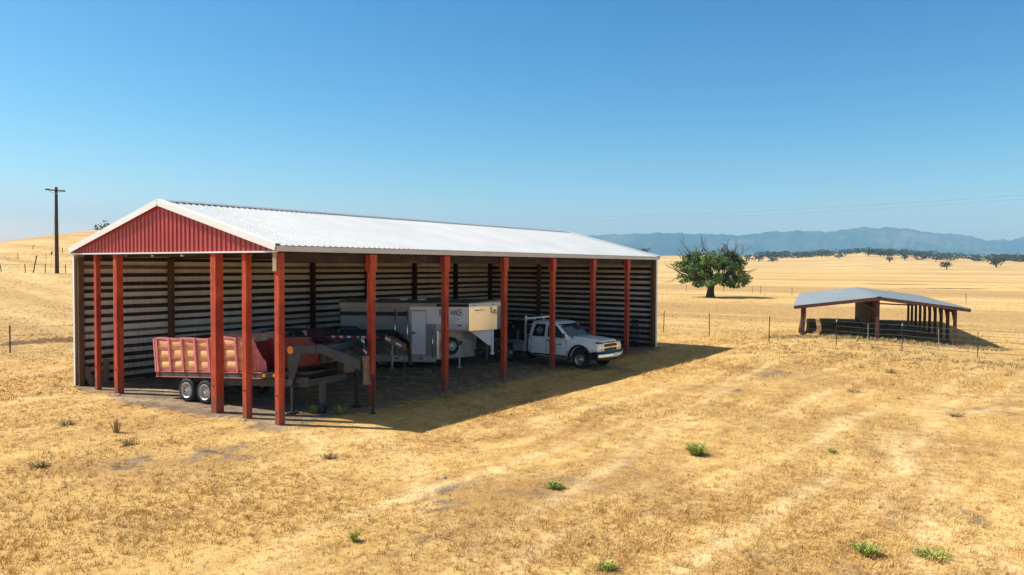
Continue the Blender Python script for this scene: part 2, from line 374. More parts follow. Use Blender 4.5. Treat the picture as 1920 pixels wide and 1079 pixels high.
def tracks(x, y):
    pale = np.zeros_like(x); dark = np.zeros_like(x)
    for x0, k, wd_, am in ((5.6,.02,.22,.9),(7.3,.02,.22,.9),(8.7,.0,.2,.7),(9.9,-.04,.25,.8),(11.3,-.04,.25,.8),(12.4,.05,.2,.6),(13.4,.06,.26,.9),(15.1,.06,.26,.9),(16.4,-.02,.2,.6),(17.9,-.02,.3,.9),(20.2,.03,.3,.8),(22.6,.03,.3,.8)):
        d = (x-x0-k*(y-5)-.6*np.sin(y*.12+x0)-.02*np.maximum(y-12,0)**1.6*(x0 > 9)); f = (.5+.5*np.sin(y*.29+x0*2))*(1-sstep(28,42,y))*sstep(-9,-3,y)*am
        pale += np.exp(-(d/wd_)**2)*f; dark += np.exp(-((d-.75)/.4)**2)*f
    for cx, cy, r_, a0 in ((24,9,9.5,.9),(24,9,11.2,.9),(-3,-12,12.5,.7),(-3,-12,14.2,.7)):      # turning loops
        d = np.hypot(x-cx, y-cy)-r_; pale += a0*np.exp(-(d/.3)**2)*(.5+.5*np.sin(np.arctan2(y-cy, x-cx)*7+r_)); dark += .5*a0*np.exp(-((d-.7)/.35)**2)
    return np.clip(pale, 0, 1), np.clip(dark, 0, 1)

def ground():
    phi = np.concatenate([np.arange(-50, 50, .36), np.arange(50, 310, 4.)])
    rr = np.concatenate([[0.], np.geomspace(1.5, 9, 20), np.geomspace(9.1, 120, 330), np.geomspace(122, 9000, 190)])
    P, RR = np.meshgrid(np.radians(phi), rr)
    X = CAM.x + RR*(np.cos(P)*fw.x + np.sin(P)*rt.x); Y = CAM.y + RR*(np.cos(P)*fw.y + np.sin(P)*rt.y)
    Z = gz(X, Y); nr, na = X.shape
    v = np.stack([X, Y, Z], -1).reshape(-1, 3)
    i = np.arange(nr-1)[:, None]*na; j = np.arange(na)[None]; j2 = (j+1) % na
    fcs = np.stack([i+j, i+na+j, i+na+j2, i+j2], -1).reshape(-1, 4)
    me = bpy.data.meshes.new('ground'); me.vertices.add(len(v)); me.vertices.foreach_set('co', v.ravel())
    me.loops.add(fcs.size); me.loops.foreach_set('vertex_index', fcs.ravel().astype(np.int32))
    me.polygons.add(len(fcs)); me.polygons.foreach_set('loop_start', np.arange(len(fcs), dtype=np.int32)*4)
    me.update(calc_edges=True); me.polygons.foreach_set('use_smooth', np.ones(len(fcs), bool))
    x, y = v[:,0], v[:,1]; D = np.hypot(x-CAM.x, y-CAM.y)
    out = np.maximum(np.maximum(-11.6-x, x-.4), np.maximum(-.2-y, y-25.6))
    bare = .42*(1-sstep(-.6, 1.3, out)) + .16*np.exp(-((x-3)**2)/8-((y-12)**2)/200)  # bare dirt, strengthened inside the barn to deepen the shade on its floor
    bare += .13*np.exp(-((x+6)**2)/9-((y+.7)**2)/1.2) + .03*np.exp(-((x-1)**2)/30-((y+3)**2)/8)
    for q in ((13.5,-1.5,1.1,.5),(16.5,2.2,.9,.5),(12.2,3.4,.7,.4),(20.5,4.5,1.0,.7),(17.3,-3.2,.8,.35)):
        bare += .22*np.exp(-((x-q[0])**2)/(2*q[2]**2)-((y-q[1])**2)/(2*q[3]**2))
    for x0, k in ((6.2,.0),(7.9,.0),(16.5,-.02),(18.3,-.02)):    # worn wheel tracks
        bare += .09*np.exp(-((x-x0-k*(y-5)-.5*np.sin(y*.11))**2)/.06)*(1-sstep(26, 40, y))
    dl = np.hypot(x+28, y-6)
    bare += .14*np.exp(-(dl/9)**2)
    far = sstep(26, 60, D)*.95
    far = far*sstep(2, 14, out)
    scar = np.zeros_like(x)
    for q in SCARS: scar += .6*np.exp(-(((x-q[0])*q[4]+(y-q[1])*q[5])**2)/(2*q[2]**2)-(((x-q[0])*-q[5]+(y-q[1])*q[4])**2)/(2*q[3]**2))
    pale, dark = tracks(x, y); bare += .05*dark
    us_ = (x-5.44)*math.cos(R(13.3))+(y-33.42)*math.sin(R(13.3)); vs_ = -(x-5.44)*math.sin(R(13.3))+(y-33.42)*math.cos(R(13.3))   # manure-dark ground under the cattle shelter, also painting in its inner shade
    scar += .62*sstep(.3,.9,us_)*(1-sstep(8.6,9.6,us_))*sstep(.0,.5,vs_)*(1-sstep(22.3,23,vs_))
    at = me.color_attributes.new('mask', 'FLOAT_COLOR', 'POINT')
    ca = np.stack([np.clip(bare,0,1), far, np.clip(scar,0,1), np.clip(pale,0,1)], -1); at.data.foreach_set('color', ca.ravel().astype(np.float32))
    me.materials.append(M['ground'])
    o = bpy.data.objects.new('ground', me); col.objects.link(o); tag(o, kind='structure'); return o
c35, s35 = rt.x, rt.y
#        x, y, half-length, half-width, dir
SCARS = [(-4,171,9,5,c35,s35),(-10,204,7,4,c35,s35),(6,174.5,4,3,c35,s35),(9,211,11,5,c35,s35),(14,192,9,4,c35,s35),(27,190,9,4,c35,s35),(-17.5,203,5,3,c35,s35),(-45,252,10,5,c35,s35),(-68,185,7,4,c35,s35),(-32,150,5,2.5,c35,s35),(-88,34,3,1.5,.3,.95),(-29.4,5.9,5,1.6,.2,.98),(-26,12,3,1.2,.2,.98)]
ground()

def tuft_field(name, n, dmin, dmax, h0, h1, w0, w1, blades, seed, tone, power=1.0, avoid=True, halfang=52):
    rs = np.random.RandomState(seed)
    # denser near the camera, sparser with distance
    D = (dmin**(1-power) + rs.rand(n)*(dmax**(1-power)-dmin**(1-power)))**(1/(1-power)) if power != 1 else dmin*(dmax/dmin)**rs.rand(n)
    A = np.radians(rs.uniform(-halfang, halfang, n))
    x = CAM.x + D*(np.cos(A)*fw.x+np.sin(A)*rt.x); y = CAM.y + D*(np.cos(A)*fw.y+np.sin(A)*rt.y)
    den = .5+.5*waves(x, y, .5, 5, 11, 8)*2.2
    keep = rs.rand(n) < np.clip(den, .12, 1)
    ins = (x > -11.7) & (x < .3) & (y > -.2) & (y < 25.7)
    if avoid: keep &= ~(ins & (rs.rand(n) < .9))
    pl_, dk_ = tracks(x, y); keep &= rs.rand(n) > pl_*.5
    x, y, D = x[keep], y[keep], D[keep]; n = len(x); dk_ = dk_[keep]; pl_ = pl_[keep]
    hh = .55+.9*np.clip(.5+waves(x, y, .35, 2.5, 12, 8)*2, 0, 1)
    B = blades; X = np.repeat(x, B); Y = np.repeat(y, B); H = np.repeat(hh, B)*rs.uniform(h0, h1, n*B)
    spread = rs.uniform(0, 1, n*B)*h1*.9; th = rs.uniform(0, 6.28, n*B)
    X += np.cos(th)*spread; Y += np.sin(th)*spread; Z = gz(X, Y)-.008
    W = rs.uniform(w0, w1, n*B); ln = rs.uniform(.15, 1.0, n*B)*H; ta = rs.uniform(0, 6.28, n*B)
    lx, ly = np.cos(ta)*ln+.25*H, np.sin(ta)*ln+.1*H; wa = rs.uniform(0, 6.28, n*B); wx, wy = np.cos(wa)*W/2, np.sin(wa)*W/2
    v = np.empty((n*B, 3, 3)); v[:,0] = np.stack([X-wx, Y-wy, Z], -1); v[:,1] = np.stack([X+wx, Y+wy, Z], -1); v[:,2] = np.stack([X+lx, Y+ly, Z+H], -1)
    nv = n*B*3; me = bpy.data.meshes.new(name); me.vertices.add(nv); me.vertices.foreach_set('co', v.ravel())
    me.loops.add(nv); me.loops.foreach_set('vertex_index', np.arange(nv, dtype=np.int32)); me.polygons.add(n*B)
    me.polygons.foreach_set('loop_start', np.arange(n*B, dtype=np.int32)*3); me.update(calc_edges=True)
    t = rs.rand(n*B)[:, None]; a, b = np.array(tone[0]), np.array(tone[1]); cc = (a*(1-t)+b*t)*(1-.3*np.repeat(dk_, B)[:, None]+.15*np.repeat(pl_, B)[:, None])
    cc = np.concatenate([cc, np.ones((n*B, 1))], 1); cc = np.repeat(cc, 3, 0)
    at = me.color_attributes.new('tone', 'FLOAT_COLOR', 'POINT'); at.data.foreach_set('color', cc.ravel().astype(np.float32))
    me.materials.append(M['grass']); o = bpy.data.objects.new(name, me); col.objects.link(o); return o
TN = ((.38,.21,.078),(.86,.61,.265))
g1 = tuft_field('short_grass', 225000, 7, 42, .02, .06, .006, .014, 6, 21, TN, power=.7)
tag(g1, 'short mown straw coloured grass covering the foreground yard', 'grass', kind='stuff')
g2 = tuft_field('tall_grass', 140000, 30, 150, .03, .13, .012, .035, 5, 22, ((.46,.27,.075),(.74,.5,.19)), power=.5)
tag(g2, 'taller golden dry grass covering the pasture beyond the barn', 'grass', kind='stuff')

g3 = tuft_field('grass_clumps', 14000, 7, 60, .05, .12, .008, .018, 14, 33, ((.48,.28,.095),(.84,.60,.26)), power=.8)
tag(g3, 'longer ragged straw clumps standing out of the short yard grass', 'grass', kind='stuff')

# ------------------------------------------------------------------ main barn (origin: front right post)
BAY = 3.66; W = 11.6; L = 7*BAY; EZ = 5.06; RZ = 6.56; OX = .12; OY = .1
barn = empty('pole_barn', (0, 0, 0), 0, 'long open fronted pole barn with red posts, red gable and white ribbed roof', 'barn')
SL = (RZ-EZ)/(W/2+OX)
def rib_profile(length, pitch, h, wr=.05):
    pts = [0.]; z = [0.]; k = 0; x = pitch/2
    while x+wr < length:
        pts += [x-wr*.7, x-wr*.3, x+wr*.3, x+wr*.7]; z += [0, h, h, 0]; x += pitch
    return pts+[length], z+[0.]
def roof_sheet(sign):
    m = MB(); ys, hs_ = rib_profile(L+2*OY, .229, .033, .035); ridge = Vector((-W/2, 0, RZ)); eave = Vector((OX if sign > 0 else -W-OX, 0, EZ))
    d = (eave-ridge); nrm = Vector((SL*sign, 0, 1)).normalized()
    if sign < 0: nrm = Vector((-SL, 0, 1)).normalized()
    for q, off in ((0, 0), (1, 0)):
        for yy, h in zip(ys, hs_):
            p = (ridge if q == 0 else eave) + nrm*h; m.v.append((p.x, yy-OY, p.z))
    n = len(ys)
    for i in range(n-1): m.f.append((i, i+1, n+i+1, n+i) if sign > 0 else (i, n+i, n+i+1, i+1)); m.m.append(0)
    # underside sheet
    b = len(m.v)
    for p in (ridge, eave):
        for yy in (-OY, L+OY): m.v.append((p.x, yy, p.z-.006))
    m.f.append((b, b+1, b+3, b+2)); m.m.append(1)
    return m
for s_ in (1, -1): roof_sheet(s_).build('roof', [M['roof'], M['alu_dull']], barn, fix=False)
m = MB()   # ridge cap
for s_ in (1, -1):
    m.beam((-W/2+s_*.12, -OY-.03, RZ-.12*SL+.045), (-W/2+s_*.12, L+OY+.03, RZ-.12*SL+.045), .26, .012, 0, (SL*s_, 0, 1))
m.build('ridge_cap', M['galv'], barn)
# rake trims, eave fascia, gable bottom trim
for s_ in (1, -1):
    ex = -W/2 + s_*(W/2+OX+.02)
    for y0, y1 in ((-OY-.05, -OY+.14), (L+OY-.14, L+OY+.05)):
        m = MB(); yo = y0 if y0 < 0 else y1
        a = (-W/2, (y0+y1)/2, RZ+.05); b = (ex, (y0+y1)/2, EZ+.05)
        m.beam(a, b, y1-y0, .02, 0)
        a = (-W/2, yo, RZ-.055); b = (ex, yo, EZ-.055); m.beam(a, b, .012, .19, 0)
        m.build('rake_trim', M['white_metal'], barn)
MB().box(OX-.02, OX+.012, -OY, L+OY, EZ-.17, EZ-.015).build('eave_fascia', M['fascia'], barn)
MB().box(-W-OX-.012, -W-OX+.02, -OY, L+OY, EZ-.17, EZ-.015).build('eave_fascia', M['fascia'], barn)
def gable(y, name, inward):
    m = MB(); z0 = EZ-.16; xs, hs_ = rib_profile(W, .235, .034, .022)
    top = lambda x: min(RZ-.09-SL*abs(x-(-W/2)), 99)
    n = 0
    for x, h in zip(xs, hs_):
        X = x-W; yy = y-h if not inward else y+h
        m.v += [(X, yy, z0), (X, yy, max(top(X), z0))]; n += 1
    # add apex point column by splitting: the ribs are dense enough that the ridge falls on one
    for i in range(n-1): m.f.append((2*i, 2*i+2, 2*i+3, 2*i+1)); m.m.append(0)
    return m.build(name, M['gable_red'], barn, fix=False)
gable(-.02, 'gable_panel', False)
g = gable(L+.06, 'gable_panel', True)
MB().box(-W-.02, .06, -.085, -.0, EZ-.2, EZ-.155).build('gable_base_trim', M['white_metal'], barn)
# posts
def post(x, y, a, b, h, mat=None, z0=-.3, nm='post'):
    m = MB(); p = MB().box(-a/2, a/2, -b/2, b/2, 0, h-z0)
    o = p.build(nm, mat or M['red_post'], barn, bevel=.012, loc=(x, y, z0)); return o
TOP = EZ-.21
for x, a in ((-10.18,.17),(-8.74,.235),(-2.95,.27),(-1.49,.2),(-.0,.2)):
    o = post(x, .1 if a < .25 else .09, a, a, TOP)
    bh = MB(); bh.tube([(x+.02, .1-a/2-.004, .83), (x+.02, .1-a/2-.02, .83)], .028, 8); bh.tube([(x+.02, .1-a/2-.01, .83), (x-.05, .1-a/2-.05, .835)], .009, 5)
    b2 = bh.build('bolt', M['chassis'], o); b2.location = (-o.location.x, -o.location.y, -o.location.z)
for i in range(1, 7):
    o = post(-.0, i*BAY, .2, .2, TOP)
    b2 = MB().box(-.115, .115, -.15, .15, TOP-.52, TOP-.0).build('splice_block', M['red_post'], o, bevel=.008); b2.location = (0, 0, .3)
    b2 = MB().tube([(.1,0,.86),(.112,0,.86)], .022, 8).build('bolt', M['chassis'], o); b2.location = (0, 0, .3)
MB().box(-.115, .045, -.045, -.005, TOP-.52, TOP).build('splice_block', M['bare_wood'], barn)
# header beams along the open side and the open gable
MB().box(-.15, -.107, -.0, L, TOP-.26, TOP+.02).build('header_beam', M['girt'], barn)
MB().box(-W+.1, -.2, .2, .24, TOP-.02, TOP+.03).build('header_beam', M['girt_x'], barn)
# rafters (trusses) and purlins
for i in range(0, 8):
    y = i*BAY if i else .3
    if i == 7: y -= .25
    m = MB()
    for s_ in (1, -1):
        m.beam((-W/2, y, RZ-.2), (-W/2+s_*(W/2-.1), y, EZ-.17), .05, .24)
    m.build('rafter', M['girt_x'], barn)
    m = MB(); m.beam((-W+.15, y+.045, TOP-.02), (-.2, y+.045, TOP-.02), .04, .14)
    m.beam((-W/2, y+.045, TOP), (-W/2, y+.045, RZ-.25), .04, .12)
    m.beam((-W/2, y+.05, TOP), (-W/2-2.8, y+.05, RZ-.95), .04, .1); m.beam((-W/2, y+.05, TOP), (-W/2+2.8, y+.05, RZ-.95), .04, .1)
    m.build('tie_beam', M['girt_x'], barn)
for s_ in (1, -1):
    for k in range(9):
        d = .35+k*.66; x = -W/2+s_*d; z = RZ-SL*d-.055
        m = MB(); m.beam((x, 0, z), (x, L, z), .045, .09); m.build('purlin', M['girt'], barn)
# joist hanger plates under the roof edge (pale little blocks seen in the shade)
for i in range(14):
    y = .9+i*1.83; MB().box(-.3, -.2, y-.07, y+.07, TOP-.1, TOP-.02).build('hanger_plate', M['galv'], barn)
for i in range(6): MB().box(-W+1.2+i*1.75, -W+1.34+i*1.75, .25, .32, TOP-.08, TOP-.02).build('hanger_plate', M['galv'], barn)
# back (left) wall and far end wall: outer sheet, girts, inner posts
m = MB(); ys, hs_ = rib_profile(L, .229, .022, .035)
for yy, h in zip(ys, hs_): m.v += [(-W-.02-h, yy, -.12), (-W-.02-h, yy, EZ-.16)]
for i in range(len(ys)-1): m.f.append((2*i, 2*i+1, 2*i+3, 2*i+2)); m.m.append(0)
m.build('back_wall', M['siding'], barn, fix=False)
m = MB(); xs, hs_ = rib_profile(W, .229, .022, .035)
for xx, h in zip(xs, hs_):
    z = EZ-.16 if xx < .1 or xx > W-.1 else EZ-.16
    m.v += [(xx-W, L+.02+h, -.12), (xx-W, L+.02+h, EZ-.16)]
for i in range(len(xs)-1): m.f.append((2*i, 2*i+2, 2*i+3, 2*i+1)); m.m.append(0)
m.build('end_wall', M['siding'], barn, fix=False)
rg = random.Random(4); GP = wood('pale_timber_girt', [(.3,(.09,.06,.045)),(.5,(.17,.12,.09)),(.72,(.28,.21,.16))], 'Y')
for k in range(16):
    z = .12+k*.305
    m = MB(); y = .12
    while y < L-.2:
        y1 = min(y+3.66*rg.choice((1,1,2)), L-.12); dz = rg.uniform(-.025,.025); hh = rg.uniform(.05,.078)
        m.beam((-W+.02, y+.003, z+dz), (-W+.02, y1-.003, z+dz+rg.uniform(-.015,.015)), .04, 2*hh); y = y1
    m.build('girt', M['girt'] if k not in (6, 14) else GP, barn)
    m = MB(); x = -W+.05
    while x < -.15:
        x1 = min(x+3.87*rg.choice((1,1)), -.1); dz = rg.uniform(-.01,.01); hh = rg.uniform(.075,.09)
        m.beam((x+.003, L-.025, z+dz), (x1-.003, L-.025, z+dz+rg.uniform(-.012,.012)), .04, 2*hh, 0, (0,0,1)); x = x1
    m.build('girt', M['girt_x'], barn)
for i in range(0, 8):
    y = i*BAY if 0 < i < 7 else (.1 if i == 0 else L-.17)
    post(-W+.14, y, .2, .2, EZ-.3, M['brown_post'] if i < 2 else M['girt'], nm='wall_post')
for i in range(1, 4):
    post(-W+i*W/3 if i < 3 else -.12, L-.15 if i < 3 else L-.16, .2, .2, EZ-.2, M['brown_post'], nm='wall_post')
m = MB(); m.box(-W-.06, -W-.045, -.06, .12, -.05, EZ-.2).box(-W-.045, -W+.05, -.06, -.045, -.05, EZ-.2); m.build('corner_trim', M['white_metal'], barn)
m = MB(); m.box(.03, .045, L-.12, L+.06, -.02, EZ-.18).box(-.07, .03, L+.045, L+.06, -.02, EZ-.18); m.build('corner_trim', M['white_metal'], barn)
MB().beam((-W+.1, 2.6, .05), (-W+.1, L-.2, .05), .05, .22).build('ground_board', M['girt'], barn)

# ------------------------------------------------------------------ wheels
def wheel(parent, x, y, z, r, wd, side, rimmat, holes=8, rr=.55, loc_only=False):
    s = side   # side: -1 outer face towards -y
    m = MB(); h = wd/2
    prof = [(r*.60, -h*.55), (r*.64, -h*.86), (r*.78, -h*.98), (r*.93, -h*.85), (r*.985, -h*.62), (r, -h*.3), (r, h*.3), (r*.985, h*.62), (r*.93, h*.85), (r*.78, h*.98), (r*.62, h*.8), (r*.58, 0), (r*.60, -h*.55)]
    m.lathe([(a, b*(-s) if s > 0 else b) for a, b in prof], 32)
    for k in range(28):   # tread blocks
        t = 2*math.pi*k/28; c, sn = math.cos(t), math.sin(t)
        m.beam((r*.997*c, -h*.55, r*.997*sn), (r*.997*c, h*.55, r*.997*sn), r*.12, .012, 0, (c,0,sn))
    t_ = m.build('wheel', M['rubber'], parent, auto=40, loc=(x, y, z), fix=True)
    m = MB(); o = s*h
    m.lathe([(r*rr*1.12, o*.9), (r*rr*1.06, o*.96), (r*rr*.99, o*.82), (r*rr*.93, o*.4), (r*rr*.82, o*.28), (r*rr*.62, o*.34), (r*rr*.42, o*.56), (r*rr*.3, o*.55), (.001, o*.55)], 28)
    for k in range(holes):
        t = 2*math.pi*(k+.5)/holes; q = r*rr*.72
        m.tube([(q*math.cos(t), o*.28, q*math.sin(t)), (q*math.cos(t), o*.37, q*math.sin(t))], r*rr*.11, 8, 1)
    m.build('rim', [rimmat, M['chassis']], t_, auto=35)
    m = MB(); m.lathe([(r*.13, o*.5), (r*.13, o*.82), (r*.09, o*.92), (.001, o*.94)], 14); m.build('hub_cap', M['chrome'], t_, auto=40)
    return t_

# ------------------------------------------------------------------ red dump trailer with goose neck
a_ = R(7); TX, TY = -6.85, .46
dt = empty('dump_trailer', (TX, TY, 0), a_, 'red gooseneck dump trailer with dented plank sides and dark blue neck, nearest the gable opening', 'trailer')
bedL = 4.55; zr0, zr1, zt = .86, 1.04, 2.12
def bed_side(y, out):
    secs = []; m = MB(); prof = []     # three bulging boards and the grooves between them
    for b0, b1 in ((zr1, zr1+.33), (zr1+.35, zr1+.69), (zr1+.71, zt-.03)):
        prof += [(.0, b0), (.028, b0+.03), (.034, (b0+b1)/2), (.028, b1-.03), (.0, b1)]
    for i in range(37):
        x = i*bedL/36; wob = .008*math.sin(x*2.4)+.005*math.sin(x*6+y)
        secs.append([(x, y-out*(d+wob), z+.012*math.sin(x*3.3+z*2)) for d, z in prof]+[(x, y+out*.05, zt-.03), (x, y+out*.05, zr1)])
    m.loft(secs); m.build('side_panel', M['plank'], dt, auto=60)
    m = MB(); pts = []
    for i in range(41):
        x = i*bedL/40; pts.append((x, y-out*.01, zt+.014*math.sin(x*4.2+1)-.035*max(0, math.sin(x*1.7-2))))
    for i in range(40): m.beam(pts[i], pts[i+1], .085, .06)
    m.build('top_rail', M['pink'], dt)
    for k in range(8):
        x = .16+k*.625; ln = .035
        m = MB(); m.beam((x-ln, y-out*.065, zr1-.03), (x-ln*2.4, y-out*.06, zt), .06, .085, 0, (1,0,0)); m.build('stake', M['pink'], dt)
    MB().beam((.02, y-out*.05, zr1-.03), (-.03, y-out*.05, zt+.02), .09, .08, 0, (1,0,0)).build('corner_stake', M['pink'], dt)
bed_side(0, 1); bed_side(2.3, -1)
m = MB(); m.box(-.04, bedL+.3, -.05, 0, zr0, zr1-.03).box(-.04, bedL+.3, 2.3, 2.35, zr0, zr1-.03).box(-.04, 0, 0, 2.3, zr0, zr1-.03); m.box(0, 6.4, .3, 2.0, zr1-.09, zr1-.04)
m.build('bed_rail', M['frame_grey'], dt)
m = MB(); m.box(-.05, bedL+.32, -.065, .01, zr1-.03, zr1-.005).box(-.05, bedL+.32, -.065, .01, zr0-.02, zr0); m.build('rail_flange', M['pink'], dt)
m = MB(); cs_ = []
for i in range(9):
    t = i/8*math.pi/2; cs_.append((bedL+.3+.75*math.sin(t), -.045+.75*(1-math.cos(t))))
for p, q in zip(cs_[:-1], cs_[1:]): m.beam((p[0],p[1],(zr0+zr1)/2-.01), (q[0],q[1],(zr0+zr1)/2-.01), .05, zr1-zr0-.02)
m.build('rounded_rail_end', M['frame_grey'], dt)
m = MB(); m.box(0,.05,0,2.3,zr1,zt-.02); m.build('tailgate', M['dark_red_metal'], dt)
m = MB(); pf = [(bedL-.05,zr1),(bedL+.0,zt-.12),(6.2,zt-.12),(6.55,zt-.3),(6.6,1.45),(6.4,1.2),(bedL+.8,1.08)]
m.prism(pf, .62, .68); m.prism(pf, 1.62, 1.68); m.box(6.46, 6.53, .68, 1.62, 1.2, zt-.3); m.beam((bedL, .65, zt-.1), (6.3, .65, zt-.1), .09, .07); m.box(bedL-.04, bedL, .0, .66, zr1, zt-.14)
m.build('front_wall', M['dark_red_metal'], dt, bevel=.015)  # dark red colour holds the shade on this inset front section
m = MB()   # folded torn corner plate, caught by the sun
m.loft([[(bedL+.01,-.04,zr1),(bedL+.02,-.05,zt-.1)],[(bedL+.06,.06,zr1+.02),(bedL+.04,.03,zt-.16)],[(bedL+.11,.00,zr1),(bedL+.09,.05,zt-.34)],[(bedL+.18,.12,zr1+.03),(bedL+.15,.10,1.62)],[(bedL+.24,.04,zr1),(bedL+.21,.12,1.5)],[(bedL+.32,.2,zr1),(bedL+.28,.2,1.35)]], cap=False, closed=False)
s2 = m.build('corner_plate', M['pink'], dt, fix=False); sm = s2.modifiers.new('th', 'SOLIDIFY'); sm.thickness = .012
MB().lathe([(.05,-.05),(.05,-.07),(.03,-.085),(.001,-.09)], 12, 'Y', (.1,0,.94)).build('tail_light', M['red_lens'], dt)
for x, y in ((4.98,-.085), (5.32,.0)): MB().box(x, x+.1, y-.02, y+.03, .90, .98).build('marker_light', M['amber'], dt)
m = MB(); m.box(.8, 6.45, .30, .38, .56, .80).box(.8, 6.45, 1.92, 2.0, .56, .80)
for x in (.8, 2.6, 4.4, 5.7, 6.37): m.box(x, x+.08, .38, 1.92, .58, .78)
m.box(5.9, 6.5, .22, .30, .70, .86); m.build('chassis_frame', M['frame_grey'], dt)
for x in (1.5, 2.36):
    wheel(dt, x, -.0, .385, .385, .24, -1, M['rim_white'], 8, .6); wheel(dt, x, 2.3, .385, .385, .24, 1, M['rim_white'], 8, .6)
    MB().tube([(x, .1, .385), (x, 2.2, .385)], .045, 8).build('axle', M['chassis'], dt)
for y, e in ((.10, 1.02), (2.2, 1.28)):
    m = MB(); m.prism([(5.95,.62),(6.05,.62),(6.5,1.54),(6.55,1.6),(5.95,1.6)], y, y+.05)
    m.beam((5.95, y+.02, 1.71), (7.1, y+.02, 1.73), .10, .25)
    m.loft([[(7.0,y-.03,1.61),(7.0,y+.07,1.61),(7.0,y+.07,1.855),(7.0,y-.03,1.855)],[(7.22,y-.03+(e-y)*.12,1.59),(7.22,y+.07+(e-y)*.12,1.59),(7.22,y+.07+(e-y)*.12,1.865),(7.22,y-.03+(e-y)*.12,1.865)],[(8.0,e-.05,1.0),(8.0,e+.05,1.0),(8.0,e+.05,1.33),(8.0,e-.05,1.33)]])
    m.build('neck_beam', M['blue_grey'], dt, bevel=.01)
m = MB(); m.box(6.0, 6.1, .15, 2.2, 1.58, 1.8).box(6.9, 7.0, .15, 2.2, 1.6, 1.8).box(6.0,6.1,.2,2.1,.62,.74); m.build('cross_beam', M['blue_grey'], dt)
m = MB(); m.box(6.75, 7.0, .6, 1.9, 1.25, 1.6).box(6.8, 7.1, 1.3, 1.9, .85, 1.25); m.build('battery_box', M['black_paint'], dt, bevel=.02)
m = MB(); m.tube([(8.08,1.15,.62),(8.08,1.15,1.36)], .1, 12).tube([(8.08,1.15,.56),(8.08,1.15,.64)], .13, 12).tube([(8.08,1.15,1.3),(8.08,1.15,1.42)], .12, 12); m.build('coupler', M['rusty'], dt, auto=35)
jack_parts = []
m = MB(); m.tube([(8.18,1.3,.04),(8.18,1.3,1.2)], .04, 8).box(8.1,8.26,1.22,1.38,.0,.04); jack_parts.append(m.build('coupler_prop', M['chassis'], dt))
for x, y in ((6.02,.16), (7.05,1.9)):
    m = MB(); m.box(x-.045, x+.045, y-.045, y+.045, .35, 1.5).box(x-.04, x+.04, y-.04, y+.04, .05, .4).box(x-.13, x+.13, y-.13, y+.13, 0, .05); jack_parts.append(m.build('jack_leg', M['chassis'], dt))
m = MB(); m.box(6.72,6.86,.55,.69,.34,1.0).box(6.74,6.84,.57,.67,.28,.5); jack_parts.append(m.build('jack_leg', M['frame_grey'], dt))
jack_parts.append(MB().box(6.7,6.88,.53,.71,.0,.3).build('jack_foot', M['black_paint'], dt, bevel=.02))
MB().lathe([(.12,-.0),(.12,-.015),(.1,-.022),(.001,-.024)], 24, 'Y', (6.12,.065,1.71)).build('round_reflector', M['orange'], dt)
for x, z, y in ((7.3,1.86,1.95), (7.65,1.55,1.6)):
    MB().beam((x, y, z), (x+.22, y-.14, z-.06), .02, .08).build('white_decal', M['white_tape'], dt)
hp = [(6.0+i*.09, 1.2+.15*math.sin(i), 1.88+.05*math.sin(i*1.7)) for i in range(13)]
MB().tube(hp, .025, 6).build('hose', M['black'], dt); MB().tube([(x, y+.25, z+.02) for x, y, z in hp], .02, 6).build('hose', M['black'], dt)
MB().tube([(7.3,.9,1.2),(7.4,.95,.95),(7.6,1.,.9),(7.8,1.05,1.0),(7.95,1.1,1.15)], .012, 5).build('hose', M['black'], dt)
for ch in list(dt.children):
    if ch in jack_parts or ch.name.startswith(('neck', 'cross', 'coupler', 'battery', 'round_refl', 'white_dec', 'hose')): ch.location.x -= .1
TILT = R(3.4); P0 = Matrix.Translation((2.1, 0, .4))      # the nose stands jacked up a little
for ch in list(dt.children):
    if ch in jack_parts or ch.name.startswith(('wheel', 'axle')): continue
    ch.matrix_basis = P0 @ Matrix.Rotation(-TILT, 4, 'Y') @ P0.inverted() @ ch.matrix_basis
# tarp heaped on the tub
def heap(name, cx, cy, cz, ax, ay, az, mat, parent=None, seed=1, n=18):
    m = MB(); secs = []
    for i in range(n+1):
        th = math.pi*i/n; s = []
        for k in range(2*n):
            p = 2*math.pi*k/(2*n); d = 1+.22*mnoise.noise(Vector((math.cos(p)*2+seed, math.sin(p)*2, th*2)))+.1*mnoise.noise(Vector((math.cos(p)*6+seed, math.sin(p)*6, th*6)))
            z = math.cos(th)*az*d
            s.append((cx+ax*math.sin(th)*math.cos(p)*d, cy+ay*math.sin(th)*math.sin(p)*d, cz+max(z, -.02)))
        secs.append(s)
    m.loft(secs, cap=False); return m.build(name, mat, parent, smooth=True)
tp = empty('tarp', (TX+5.0*math.cos(a_)-1.15*math.sin(a_), TY+5.0*math.sin(a_)+1.15*math.cos(a_), 1.14), a_, 'black crumpled tarp bundled inside the red dump trailer', 'tarp')
heap('tarp_sheet', 0, 0, 0, 1.1, .45, 1.25, M['tarp'], tp, 3)
